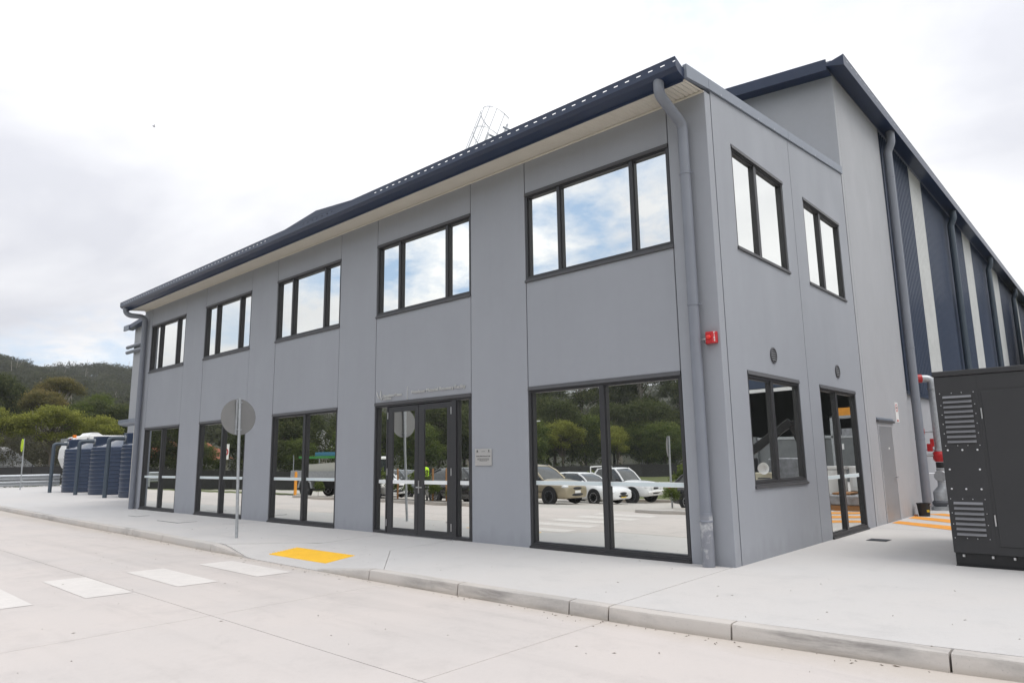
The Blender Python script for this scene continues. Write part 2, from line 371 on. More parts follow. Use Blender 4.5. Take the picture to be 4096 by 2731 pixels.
# ------------------------------------------------------------------ ground, road, footpath, kerb
def gz(y): return -.17-.05*min(max(-8-y, 0), 20)
def grid_sheet(name, xs, ys, zf, m, parent=None, kind=None):
    b = MB(); nx = len(xs)
    b.add([(x, y, zf(x, y)) for y in ys for x in xs], [(j*nx+i, j*nx+i+1, (j+1)*nx+i+1, (j+1)*nx+i) for j in range(len(ys)-1) for i in range(nx-1)])
    o = b.build(name, m, parent, smooth=30)
    if kind: o['kind'] = kind
    return o
def hillz(x, y):
    h = 0.; s0 = max(-105-x, -128-y)
    if s0 > 0:
        t = min(s0/275., 1.); ridge = float(np.interp(y, [-500, -300, -170, -138, -60, 20, 66, 115, 170], [54, 50, 36, 33, 40, 46, 45.5, 47, 44]))
        ridge = ridge+2.5*math.sin(y*.05)+1.6*math.sin(y*.13+1)
        h = ridge*(t**1.15)
        if s0 > 300: h = max(h-(s0-300)*.25, 0)
    return h
xs = [-900, -700, -560, -480]+list(np.arange(-440, -100, 12.))+[-100, -85, -70, -58, -48, -30, -15, 0, 15, 30, 60, 120, 250, 600]
ys = [-900, -700, -600, -500]+list(np.arange(-450, 180, 14.))+[180, 260, 400, 700]
ys = sorted(set([y for y in ys if not -30 < y < 6] + [-28, -20, -14, -9.3, -8, 0, 5]))
grid_sheet('ground', xs, ys, lambda x, y: (gz(y)-.06 if y <= -9.2 else -.26) + hillz(x, y), grassm, kind='structure')
hx_ = sorted(set(list(np.arange(-440, -100, 12.))+list(np.arange(-100, 260, 24.)))); hy_ = [float(v) for v in np.arange(-450, 180, 14.)]
hb = MB(); nx_ = len(hx_)
hb.add([(x, y, hillz(x, y)+gz(y)-.02) for y in hy_ for x in hx_], [(j*nx_+i, j*nx_+i+1, (j+1)*nx_+i+1, (j+1)*nx_+i) for j in range(len(hy_)-1) for i in range(nx_-1) if max(hillz(hx_[i+a], hy_[j+b]) for a in (0, 1) for b in (0, 1)) > 0])
hb.build('hill', mat('forest_floor', (.055, .058, .036), .95, var=.4, vs=.12), smooth=60, kind='structure')
grid_sheet('road_base', [-34, 12], [-9.26, -2.2], lambda x, y: -.226, mulch, kind='structure')
grid_sheet('car_park', [-49, -40, -30, -20, -10, 0, 12, 22], [-23, -20, -17, -14, -11, -9.2], lambda x, y: gz(y)+.002, parkm, kind='structure')
grid_sheet('side_road', [-49, -34.0], [-9.2, -2.0], lambda x, y: -.17, roadm, kind='structure')
grid_sheet('entry_road', [12.0, 40], [-9.2, -2.0], lambda x, y: -.17, roadm, kind='structure')
road = bpy.data.objects.new('road', None); COL.objects.link(road); road['kind'] = 'structure'; ORG['road'] = Vector((0, 0, 0))
KX = [-62, -50, -40, -34, -28.3, -21.1, -17.2, -13.6, -11.7, -9.15, -4.05, -2.25, -.55, .44, 1.25, 2.93, 3.4, 6, 9, 13]
KY = [-1.6, -1.7, -1.95, -2.15, -2.34, -2.59, -2.71, -2.77, -2.83, -2.93, -2.99, -2.98, -2.95, -2.93, -2.86, -2.72, -2.65, -2.3, -1.7, -.6]
def ky(x): return float(np.interp(x, KX, KY))            # kerb face line
sx = [-34, -27.2, -21.3, -15.4, -9.5, -3.62, -.07, 3.5, 7.2, 12]; sy = [-9.2, -5.42, None]
for i in range(len(sx)-1):
    for j in range(2):
        x0, x1 = sx[i]+.004, sx[i+1]-.004; y0 = sy[j]+.004
        n = 6; xs_ = [x0+(x1-x0)*k/n for k in range(n+1)]
        top = [(x, ky(x)+.03 if sy[j+1] is None else sy[j+1]-.004) for x in xs_]
        poly = [(x0, y0), (x1, y0)]+top[::-1]
        MB().prism(poly, -.225, -.17, 'z').build('slab', roadm, road)
# footpath slabs (with a kerb ramp), surface heights
def pz(x, y):
    base = -.03*min(max(-y/2.85, 0), 1)
    # ramp
    yy = min(max((-1.6-y)/1.36, 0), 1)
    lx = -7.35-1.55*yy; rx = -5.42+1.5*yy
    if x < -7.45: wx = (x-lx)/max(-7.45-lx, 1e-3)
    elif x > -5.42: wx = (rx-x)/max(rx+5.42, 1e-3)
    else: wx = 1
    wx = min(max(wx, 0), 1)
    return base*(1-yy*wx)+(-.158*yy)*wx if y < -1.6 else base
path = bpy.data.objects.new('footpath', None); COL.objects.link(path); path['kind'] = 'structure'; ORG['footpath'] = Vector((0, 0, 0))
def slab_poly(name, poly, m, parent, cuts_x=(), cuts_y=(), zf=pz):
    bm = bmesh.new(); bm.faces.new([bm.verts.new((x, y, 0)) for x, y in poly])
    for c in cuts_x: bmesh.ops.bisect_plane(bm, geom=bm.verts[:]+bm.edges[:]+bm.faces[:], plane_co=(c, 0, 0), plane_no=(1, 0, 0))
    for c in cuts_y: bmesh.ops.bisect_plane(bm, geom=bm.verts[:]+bm.edges[:]+bm.faces[:], plane_co=(0, c, 0), plane_no=(0, 1, 0))
    bmesh.ops.triangulate(bm, faces=bm.faces[:])
    for v in bm.verts: v.co.z = zf(v.co.x, v.co.y)
    bnd = [e for e in bm.edges if e.is_boundary]
    r = bmesh.ops.extrude_edge_only(bm, edges=bnd)
    for g in r['geom']:
        if isinstance(g, bmesh.types.BMVert): g.co.z -= .12
    bmesh.ops.recalc_face_normals(bm, faces=bm.faces[:])
    me = bpy.data.meshes.new(name); bm.to_mesh(me); bm.free(); me.materials.append(m)
    for p in me.polygons: p.use_smooth = abs(p.normal.z) > .5
    me.set_sharp_from_angle(angle=R(35))
    return link(name, me, parent)
KB = .155     # kerb stone depth
def kline(xa, xb, off, n=10): return [(xa+(xb-xa)*k/n, ky(xa+(xb-xa)*k/n)+off) for k in range(n+1)]
g_ = .006
for xa, xb in ((-62, -46), (-46, -34), (-34, -26), (-26, -18.95), (-18.95, -12.7)):
    slab_poly('slab', kline(xa+g_, xb-g_, KB+.006)+[(xb-g_, .15 if xa > -21 else 9), (xa+g_, .15 if xa > -21.8 else 9)], pathm, path, list(np.arange(xa, xb, 3)), [-2, -1, 0])
slab_poly('slab', kline(-12.7+g_, -8.93, KB+.006, 6)+[(-7.36-g_, -1.6), (-7.57-g_, .15), (-12.7+g_, .15)], pathm, path, [-12, -11, -10, -9, -8], [-2.5, -2, -1.6, -1])
slab_poly('ramp_slab', [(-8.88+.01, ky(-8.9)+KB), (-7.7, -2.955), (-5.4, -2.975), (-3.93, ky(-3.93)+KB+.004), (-5.416, -1.566), (-5.55-g_, .15), (-7.57+g_, .15), (-7.35+g_, -1.6)], pathm, path,
          [-8.5, -8.1, -7.7, -7.45, -6.8, -6.1, -5.42, -5, -4.6, -4.2], [-2.9, -2.75, -2.5, -2.2, -1.9, -1.6, -1])
slab_poly('slab', kline(-3.92, -.055-g_, KB+.006, 6)+[(-.055-g_, .15), (-5.55+g_, .15), (-5.41, -1.56)], pathm, path, [-5, -4, -3, -2, -1], [-2.5, -2, -1.5, -1])
slab_poly('slab', kline(-.055+g_, 13, KB+.006, 14)+[(13, 6.35), (-.055+g_, 6.35)], pathm, path, [1, 2, 3, 4, 5, 7, 9], [-2.5, -2, -1, 0, 2, 4])
slab_poly('slab', [(-.3, 6.36), (22, 6.36), (22, 34), (-.3, 34)], pathm, path, [5, 10], [12, 20])
# kerb stones
kerb = bpy.data.objects.new('kerb', None); COL.objects.link(kerb); kerb['kind'] = 'structure'; ORG['kerb'] = Vector((0, 0, 0))
kx = [-50, -47, -44, -41, -38, -35.5, -33, -30.5, -27.8, -25.2, -23.2, -21.1, -19.0, -17.25, -15.4, -13.58, -11.72, -9.15, -7.6]
kx2 = [-5.5, -4.06, -2.26, -.55, -.05, 1.24, 2.93, 4.75, 6.6, 8.5, 10.4, 12.3]
def kerb_stone(xa, xb, ha, hb):
    b = MB(); n = 8; rings = []
    for k in range(n+1):
        t = k/n; x = xa+.009+(xb-xa-.018)*t; h = ha+(hb-ha)*t; y = ky(x); zt = -.17+h
        rings.append([(x, y-.004, -.24), (x, y, -.168), (x, y+.012, zt-.022), (x, y+.020, zt-.006), (x, y+.036, zt), (x, y+KB-.01, zt+.004), (x, y+KB, zt-.002), (x, y+KB, -.24)])
    m_ = len(rings[0]); vs = [p for g in rings for p in g]
    fs = [(i*m_+j, (i+1)*m_+j, (i+1)*m_+(j+1) % m_, i*m_+(j+1) % m_) for i in range(n) for j in range(m_)]
    fs += [tuple(range(m_)), tuple(n*m_+j for j in range(m_))[::-1]]
    b.add(vs, fs); return b.build('kerb_stone', kerbm, kerb, smooth=28)
for seq in (kx, kx2):
    for a, b in zip(seq, seq[1:]):
        ha = .14 if a != -5.5 else .012; hb = .14 if b != -7.6 else .012
        kerb_stone(a, b, ha, hb)
# pedestrian crossing stripes
for k in range(5):
    y0 = -3.27-1.085*k; x0 = -7.64-.1*k*.9; x1 = -5.60-.11*k
    o = MB().add([(x0, y0-.54, -.166), (x1-.05, y0-.55, -.166), (x1, y0-.01, -.166), (x0+.07, y0, -.166)], [(0, 1, 2, 3)]).build('crossing_stripe', zebra)
    tag(o, ['white crossing stripe nearest the kerb ramp and yellow pad', 'white crossing stripe second from the kerb ramp', 'white crossing stripe third from the kerb ramp', 'white crossing stripe cut by the left picture edge', 'white crossing stripe beside the car park, mirrored in the big window'][k], 'road marking', 'pedestrian crossing stripes', None)
# tactile pad
tp = root('tactile_pad', (-6.62, -2.34, pz(-6.62, -2.34)), 'yellow tactile paving pad with rows of small domes on the kerb ramp', 'tactile paving')
def rz_(y): return pz(-6.6, y)+.004
b = MB(); x0, x1, y0, y1 = -7.53, -5.71, -2.63, -2.06
tx, ty = 6, 2
for i in range(tx):
    for j in range(ty):
        xa, xb = x0+(x1-x0)*i/tx+.002, x0+(x1-x0)*(i+1)/tx-.002; ya, yb = y0+(y1-y0)*j/ty+.002, y0+(y1-y0)*(j+1)/ty-.002
        MB().add([(xa, ya, rz_(ya)), (xb, ya, rz_(ya)), (xb, yb, rz_(yb)), (xa, yb, rz_(yb)), (xa, ya, rz_(ya)-.03), (xb, ya, rz_(ya)-.03), (xb, yb, rz_(yb)-.03), (xa, yb, rz_(yb)-.03)],
                 [(0, 1, 2, 3), (0, 4, 5, 1), (1, 5, 6, 2), (2, 6, 7, 3), (3, 7, 4, 0)]).build('tile', yellow, tp)
st = MB()
for i in range(36):
    for j in range(11):
        x = x0+(i+.5)*(x1-x0)/36; y = y0+(j+.5)*(y1-y0)/11; z = rz_(y)-.001
        q = [(x+.0175*math.cos(a*math.pi/3), y+.0175*math.sin(a*math.pi/3), z) for a in range(6)]+[(x+.012*math.cos(a*math.pi/3), y+.012*math.sin(a*math.pi/3), z+.009) for a in range(6)]
        st.add(q, [(a, (a+1) % 6, 6+(a+1) % 6, 6+a) for a in range(6)]+[tuple(range(6, 12))])
st.build('domes', yellow, tp, kind='stuff')
# service pit lids and floor drain
for (x, y, w, d, lab) in ((-14.98, -1.2, 1.35, .5, 'larger flush service pit lid in the footpath left of the round sign'), (-17.98, -1.07, .62, .38, 'smaller flush pit lid in the footpath near the far left window')):
    t = root('pit_lid', (x, y, pz(x, y)), lab, 'pit lid', 'flush pit lids in the footpath')
    z = pz(x, y)
    MB().box(x-w/2, x+w/2, y-d/2, y+d/2, z-.03, z+.004).build('rim', seal, t)
    MB().box(x-w/2+.02, x+w/2-.02, y-d/2+.02, y+d/2-.02, z-.02, z+.0065).build('lid', pathm, t)
t = root('floor_drain', (.65, 4.25, 0), 'black rectangular drain grate set in the pale slab', 'drain')
MB().box(.49, .81, 4.08, 4.42, -.02, .005).build('rim', black, t)
for k in range(6): MB().box(.505, .795, 4.105+.05*k, 4.135+.05*k, 0, .0085).build('grate_bar', seal, t)
# orange hatching
hs = [((.05, 7.58), (1.85, 6.26), (1.85, 7.12), (.05, 8.12)), ((.05, 8.99), (1.85, 7.55), (1.85, 8.5), (.05, 9.56)), ((.15, 10.35), (1.85, 8.95), (1.85, 9.85), (.4, 10.7)), ((.75, 11.2), (1.85, 10.25), (1.85, 10.9), (1.2, 11.3))]
for i, q in enumerate(hs):
    o = MB().add([(x, y, .004) for x, y in q], [(0, 1, 2, 3)]).build('hatch_stripe', orange)
    tag(o, ['orange diagonal floor stripe nearest the drain grate', 'second orange floor stripe, in front of the black bucket', 'third orange floor stripe, under the red valve pipework', 'farthest orange floor stripe behind the pipework'][i], 'floor marking', 'orange keep-clear stripes')

# ------------------------------------------------------------------ office building
XL = [-21.025, -16.751, -12.426, -8.031, -3.615]; XR = [-18.191, -13.84, -9.461, -5.036, -.655]
UH, US, LH = 6.267, 4.591, 2.71; WX = -21.74; WT = 6.90; TH = .18
off = root('office_building', (0, 0, 0), 'grey two storey precast office block with dark framed mirror windows', 'building')
wall = MB().box(WX+.3, -.22, .19, .24, 0, 6.7).build('wall', seal, off)       # inner lining behind the panel joints
J = .008
edges = [WX]+[v for p in zip(XL, XR) for v in p]+[0.0]
fp = MB(); 
for i in range(6):     # full-height piers
    x0 = WX if i == 0 else XR[i-1]+J; x1 = 0.0 if i == 5 else XL[i]-J
    MB().box(x0, x1, 0, TH, -.02, WT).build('wall_panel', wallm, wall, bevel=.008)
for i in range(5):
    MB().box(XL[i]+J, XR[i]-J, 0.003, TH, LH+.002, US-.002).build('wall_panel', wallm, wall, bevel=.008)
    MB().box(XL[i]+J, XR[i]-J, 0.003, TH, UH+.002, WT).build('wall_panel', wallm, wall, bevel=.008)
for x in XL+XR:
    for za, zb in ((LH-.1, US+.12), (UH-.1, WT)): MB().box(x-J-.001, x+J+.001, .022, .1, za, zb).build('joint_sealant', seal, wall)
# side wall panels with holes
def ztop(u): return 6.935+.1015*u
def panel_holes(u0, u1, z0, top, holes, name, m, parent, T, th=TH, d0=0.):
    us = sorted({u0, u1, *[h[0] for h in holes], *[h[1] for h in holes]}); zs = sorted({z0, 'x' and 1e3, *[h[2] for h in holes], *[h[3] for h in holes]})
    b = MB(T); solid = lambda i, j: 0 <= i < len(us)-1 and 0 <= j < len(zs)-1 and not any(h[0] < (us[i]+us[i+1])/2 < h[1] and h[2] < (zs[j]+zs[j+1])/2 < h[3] for h in holes)
    Z = lambda u, z: top(u) if z > 900 else z
    for i in range(len(us)-1):
        for j in range(len(zs)-1):
            if not solid(i, j): continue
            a, c, e, g = us[i], us[i+1], zs[j], zs[j+1]
            b.add([(a, d0, Z(a, e)), (c, d0, Z(c, e)), (c, d0, Z(c, g)), (a, d0, Z(a, g))], [(0, 1, 2, 3)])
            for di, dj, q in ((-1, 0, ((a, e), (a, g))), (1, 0, ((c, g), (c, e))), (0, -1, ((c, e), (a, e))), (0, 1, ((a, g), (c, g)))):
                if not solid(i+di, j+dj):
                    (p0, q0), (p1, q1) = q
                    b.add([(p0, d0, Z(p0, q0)), (p1, d0, Z(p1, q1)), (p1, d0+th, Z(p1, q1)), (p0, d0+th, Z(p0, q0))], [(0, 1, 2, 3)])
    return b.build(name, m, parent)
YA, YB, YC, YD, SUH, SUS, SLH, SLS = .81, 2.92, 3.931, 6.062, 6.32, 4.605, 2.73, 1.0
panel_holes(TH+.02, 3.368, -.02, ztop, [(YA, YB, SUS, SUH), (YA, YB, SLS, SLH)], 'wall_panel', wallm, wall, side)
panel_holes(3.384, 6.60, -.02, ztop, [(YC, YD, SUS, SUH), (YC, YD, -.02, SLH)], 'wall_panel', wallm, wall, side)
for a in ((TH-.002, TH+.024, .008, .12, 0, 6.9), (3.364, 3.39, .008, .12, 0, 7.2), (6.59, 6.645, .008, .12, 0, 7.5)): MB(side).box(*a).build('joint_sealant', seal, wall)

def window(u0, u1, z0, z1, mull, T, lower, sash_sides=True, bandz=(1.035, 1.105), bottom=.085, top=.085):
    f = MB(T); jw = .05; gd = .085 if T is front else .062
    def bar(a, b, c, d, deep=.12, fr=.008):
        f.box(a, b, fr, deep, c, d)
    bar(u0+.002, u0+jw, z0+.003, z1-.003); bar(u1-jw, u1-.002, z0+.003, z1-.003)
    bar(u0+jw, u1-jw, z1-top, z1-.003); bar(u0+jw, u1-jw, z0+.003, z0+bottom)
    f.box(u0+jw, u1-jw, .035, .12, z0+bottom, z0+bottom+.018); f.box(u0+jw, u1-jw, .03, .12, z1-top-.02, z1-top)
    st_ = .022 if T is front else .012
    f.box(u0+jw, u0+jw+st_, .04, .12, z0+bottom+.018, z1-top-.02); f.box(u1-jw-st_, u1-jw, .04, .12, z0+bottom+.018, z1-top-.02)
    for (a, b) in mull:
        bar(a, b, z0+bottom, z1-top, .12, .014)
        f.box(a-st_*.7, b+st_*.7, .045, .12, z0+bottom+.018, z1-top-.02)
    w = f.build('window', frame, off, bevel=.003)
    ed = [u0+jw]+[v for p in mull for v in p]+[u1-jw]
    for k in range(0, len(ed), 2):
        pn = MB(T).box(ed[k]+.004, ed[k+1]-.004, gd, gd+.012, z0+bottom+.004, z1-top-.004).build('pane', glass, w)
        cp_ = Vector((T or front)(((ed[k]+ed[k+1])/2, gd, (z0+z1)/2))); ax_ = Vector((1, 0, 0)) if T is front else Vector((0, 1, 0))
        rm_ = Matrix.Rotation(R(random.uniform(-.10, .10)), 3, 'Z') @ Matrix.Rotation(R(random.uniform(-.10, .10)), 3, ax_); pn.matrix_local = Matrix.Translation(cp_-rm_ @ cp_) @ rm_.to_4x4()
        if lower:
            a, b = ed[k]+.018, ed[k+1]-.018
            MB(T).box(a, b, gd-.0022, gd-.001, bandz[0], bandz[1]).build('safety_band', bandw, w)
            MB(T).box(a+.008, b-.008, gd-.004, gd-.0025, bandz[0]+.009, bandz[1]-.009).build('safety_band', band, w)
    # head flashing and sill
    MB(T).prism([(-.020, z1-.060), (.012, z1-.045), (.012, z1+.004), (-.012, z1+.002)], u0+.004, u1-.004, 'x').build('head_flashing', flash, w) if T is None else \
        MB(T).add([(u0+.004, -.020, z1-.060), (u1-.004, -.020, z1-.060), (u1-.004, -.008, z1+.003), (u0+.004, -.008, z1+.003), (u0+.004, .012, z1-.055), (u1-.004, .012, z1-.055), (u1-.004, .012, z1+.003), (u0+.004, .012, z1+.003)],
                  [(0, 1, 2, 3), (0, 4, 5, 1), (3, 2, 6, 7), (0, 3, 7, 4), (1, 5, 6, 2)]).build('head_flashing', flash, w)
    s_ = MB(T); s_.box(u0-.012, u1+.012, -.028, .02, z0-.004, z0+.034); s_.box(u0+.004, u1-.004, -.010, .02, z0+.036, z0+.055)
    s_.build('sill', flash if not lower else frame, w, bevel=.003)
    return w
def smul(u0, u1, fr): return [(u0+(u1-u0)*a, u0+(u1-u0)*b) for a, b in fr]
for i in range(5):
    window(XL[i], XR[i], US, UH, smul(XL[i], XR[i], ((.248, .270), (.752, .776))), front, False, bottom=.10, top=.07)
for i in (0, 1, 2, 4):
    window(XL[i], XR[i], 0.0, LH, smul(XL[i], XR[i], ((.503, .535),)), front, True)
for (a, b) in ((YA, YB), (YC, YD)): window(a, b, SUS, SUH, smul(a, b, ((.415, .462),)), side, False, bottom=.07, top=.08)
window(YA, YB, SLS, SLH, smul(YA, YB, ((.425, .472),)), side, False, bottom=.10, top=.10)
window(YC, YD, 0.0, SLH, smul(YC, YD, ((.42, .467),)), side, True, bandz=(1.02, 1.09))
# entrance doors
x0, x1 = XL[3], XR[3]
f = MB()
f.box(x0+.002, x0+.045, .008, .12, .003, LH-.003); f.box(x1-.08, x1-.002, .008, .12, .003, LH-.003)
f.box(x0+.045, x1-.08, .008, .12, LH-.10, LH-.003)
f.box(-7.622, -7.582, .008, .12, 0, LH-.10); f.box(-5.602, -5.47, .008, .12, 0, LH-.10)
f.box(x0+.045, -7.622, .008, .12, .003, .06); f.box(-5.47, x1-.08, .008, .12, .003, .06)
f.box(-5.47, -5.44, .04, .12, .06, LH-.1); f.box(x0+.045, x0+.07, .04, .12, .06, LH-.1)
ent = f.build('entrance_frame', frame, off, bevel=.003)
MB().box(x0+.004, x1-.004, -.018, .006, LH-.062, LH+.003).build('head_flashing', flash, ent)
for a, b in ((x0+.07, -7.622), (-5.44, x1-.08)):
    MB().box(a+.003, b-.003, .085, .097, .062, LH-.102).build('pane', glass, ent)
    MB().box(a+.01, b-.006, .0815, .084, 1.01, 1.083).build('safety_band', bandw, ent)
for a, b, ga, gb, hx in ((-7.578, -6.590, -7.42, -6.700, -7.58), (-6.578, -5.606, -6.415, -5.730, -5.604)):
    d = MB(); d.box(a, ga, .018, .065, .012, 2.595); d.box(gb, b, .018, .065, .012, 2.595); d.box(ga, gb, .018, .065, .012, .13); d.box(ga, gb, .018, .065, 2.485, 2.595)
    dl = d.build('door_leaf', frame, off, bevel=.003)
    MB().box(ga+.002, gb-.002, .040, .052, .132, 2.483).build('pane', glass, dl)
    MB().box(ga+.004, gb-.004, .0365, .039, 1.01, 1.083).build('safety_band', bandw, dl)
    for hz in (.22, 1.25, 2.42): MB().tube([(hx, .008, hz-.07), (hx, .008, hz+.07)], .009, 8).build('hinge', steel, dl)
    if a < -7:
        pass
    else:
        h = MB(); h.box(-6.575, -6.545, .008, .018, .83, 1.08); h.tube([(-6.56, .008, .95), (-6.56, -.05, .95), (-6.47, -.05, .95)], .011, 8)
        h.box(-6.50, -6.40, -.058, -.042, .938, .962); h.build('handle', steel, dl)
MB().box(-6.591, -6.577, .03, .06, .012, 2.59).build('meeting_stile', seal, ent)
MB().box(-7.57, -5.55, -.06, .02, 0.002, .010).build('threshold', steel, off)
# roof, soffit, gutter, capping
MB().add([(WX-.03, -.70, 7.0), (-.03, -.70, 7.0), (-.03, 6.6, 7.70), (WX-.03, 6.6, 7.70), (WX-.03, -.70, 6.96), (-.03, -.70, 6.96), (-.03, 6.6, 7.66), (WX-.03, 6.6, 7.66)],
         [(0, 1, 2, 3), (4, 7, 6, 5), (0, 4, 5, 1), (1, 5, 6, 2), (2, 6, 7, 3), (3, 7, 4, 0)]).build('roof', bluegrey, off)
sb = MB(); nper = 287; per = 21.7/nper; pts = []
for k in range(nper*4+1):
    x = WX+.02+k*per/4; pts.append((x, .011*math.sin(k*math.pi/2)))
vs = [(x, -.575, 6.845+h) for x, h in pts]+[(x, .006, 6.905+h) for x, h in pts]; n = len(pts)
sb.add(vs, [(i, n+i, n+i+1, i+1) for i in range(n-1)])
sof = sb.build('soffit', cream, off, smooth=60)
MB().box(WX+.01, -.005, -.030, -.004, 6.868, 6.892).build('soffit_trim', cream, sof)
def gutter(x0, x1, T, parent, mtl, z0=6.885, z1=7.078, d0=-.84, d1=-.60, slot=.20, slen=.072, smax=None, fall=-.05):
    g = MB(T)
    # trough: front curved base, bottom, back
    ed_ = .05 if fall < 0 else .0; cr = .066 if fall < 0 else .004
    prof = [(d1, z0+fall), (d1, z0+.14), (d1-.006, z0+.14), (d1-.006, z0+fall+.007), (d0+cr+.004, z0+.006), (d0+.006, z0+ed_+.005), (d0+.006, z1-.095), (d0, z1-.095), (d0, z0+ed_), (d0+cr, z0-.002)]
    n_ = len(prof)
    vs = [(x0, a, b) for a, b in prof]+[(x1, a, b) for a, b in prof]
    g.add(vs, [(i, (i+1) % n_, n_+(i+1) % n_, n_+i) for i in range(n_)]+[tuple(range(n_)), tuple(range(n_, 2*n_))[::-1]])
    # slotted front lip
    zs0, zs1 = z1-.072, z1-.056
    g.box(x0, x1, d0, d0+.003, z1-.095, zs0); g.box(x0, x1, d0, d0+.003, zs1, z1); g.box(x0, x1, d0-.004, d0+.012, z1-.004, z1+.006)
    x = x0; lim = x1 if smax is None else smax
    while x < lim:
        g.box(x, min(x+slot-slen, x1), d0, d0+.003, zs0, zs1); x += slot
    if lim < x1: g.box(lim, x1, d0, d0+.003, zs0, zs1)
    gu = g.build('gutter', mtl, parent)
    MB(T).prism([(d1, z0+fall), (d1, z1-.09), (d0, z1), (d0, z0+ed_), (d0+cr, z0-.002)], x1, x1+.004, 'x').build('end_cap', mtl, gu)
    MB(T).prism([(d1, z0+fall), (d1, z1-.09), (d0, z1), (d0, z0+ed_), (d0+cr, z0-.002)], x0-.004, x0, 'x').build('end_cap', mtl, gu)
    return gu
gut = gutter(-21.78, -.012, None, off, navy)
MB().box(-21.77, -.03, -.615, -.598, 6.80, 6.86).build('fascia', navy, off)
# parapet capping along the side
cb = [(-.05, 7.12, 6.95), (3.36, 7.46, 7.295), (6.63, 7.77, 7.615)]
MB().prism([(-.598, 7.06), (.10, 7.128), (.10, 6.948), (-.598, 6.845)], -.03, .034, 'x').build('capping', bluegrey, off, bevel=.004)
for a, b in ((.106, 3.362), (3.368, 6.625)):
    MB().prism([(a, 7.118+.1005*a), (b, 7.118+.1005*b), (b, 6.940+.1015*b), (a, 6.940+.1015*a)], -.22, .034, 'x').build('capping', bluegrey, off, bevel=.004)
sc = MB()
for k in range(9):
    y = .5+.72*k; sc.box(.034, .042, y, y+.015, 6.95+.1015*y, 6.965+.1015*y)
sc.build('screws', steel, off, kind='stuff')
# downpipes
def downpipe(pts, r, parent, m, collars=(), name='downpipe'):
    dp = MB().tube(pts, r, 20).build(name, m, parent, smooth=40)
    for (x, y, z, k) in collars: MB().lathe([(r+.001, 0), (r+.007, .002), (r+.007, k-.002), (r+.001, k)], (x, y, z), 20).build('bracket', m, dp, smooth=40)
    return dp
px, py = -.335, -.11
dp = downpipe([(px-.03, -.71, 6.90), (px-.03, -.71, 6.80)]+bend((px-.03, -.71, 6.80), (px-.03, -.71, 6.68), (px, py, 6.45), .10)+bend((px-.03, -.71, 6.68), (px, py, 6.42), (px, py, 5), .10)+[(px, py, .66)], .079, off, pipeg,
              [(px, py, 5.62, .03), (px, py, 3.62, .03), (px, py, .66, .05)])
MB().tube([(px, py, .68), (px, py, 0)], .086, 20).build('shoe', mat('scuffed_pipe', (.22, .23, .26), .45, var=.05, vs=3, var2=.04, vs2=30, c2=(.62, .62, .62)), dp, smooth=40)
MB().lathe([(.087, 0), (.093, .004), (.093, .02), (.087, .03)], (px, py, .585), 20).build('weld_ring', pipeg, dp, smooth=40)
for z in (5.62, 3.62): MB().box(px+.08, px+.125, py-.006, py+.006, z, z+.022).build('bracket_lug', pipeg, dp)
lx, ly = -21.40, -.11
downpipe([(lx-.20, -.71, 6.9)]+bend((lx-.20, -.71, 6.88), (lx-.20, -.71, 6.66), (lx, -.2, 6.60), .2)+bend((lx-.20, -.71, 6.66), (lx, ly, 6.62), (lx, ly, 5), .18)+[(lx, ly, 0)], .088, off, pipeg, [(lx, ly, 5.2, .03), (lx, ly, 3.0, .03)])
# west side awning
aw = MB().box(-26.2, WX+.02, 1.25, 5.0, 3.12, 3.17).build('awning', bluegrey, off)
gutter(-26.47, -24.6, None, off, bluegrey, 3.06, 3.25, .93, 1.2, slot=.12, slen=.06)
MB().box(-25.55, -25.40, 1.22, 1.34, 0, 3.1).build('awning_post', cream, off)
MB().box(WX-.02, WX+.2, TH+.02, 6.6, 0, 7.5).build('wall', wallm, off)
MB().box(WX+.2, -.2, 6.50, 6.6, 0, 7.6).build('wall', wallm, off)
# wall vents
for y in (1.867, 5.035):
    v = MB(side).lathe([(.10, .0), (.128, -.004), (.128, -.018), (.105, -.022), (.10, -.006)], (y, 0, 3.055), 28, 'y', caps=False).build('vent', flash, off, smooth=40)
    for k in range(5):
        z = 3.055-.07+.035*k; hw = math.sqrt(max(.1**2-(z-3.055)**2, 0))
        MB(side).add([(y-hw, -.018, z-.008), (y+hw, -.018, z-.008), (y+hw, -.006, z+.012), (y-hw, -.006, z+.012)], [(0, 1, 2, 3)]).build('louvre', slatm, v)
    MB(side).lathe([(.10, -.0015), (.10, -.003)], (y, 0, 3.055), 24, 'y').build('vent_throat', black, v)

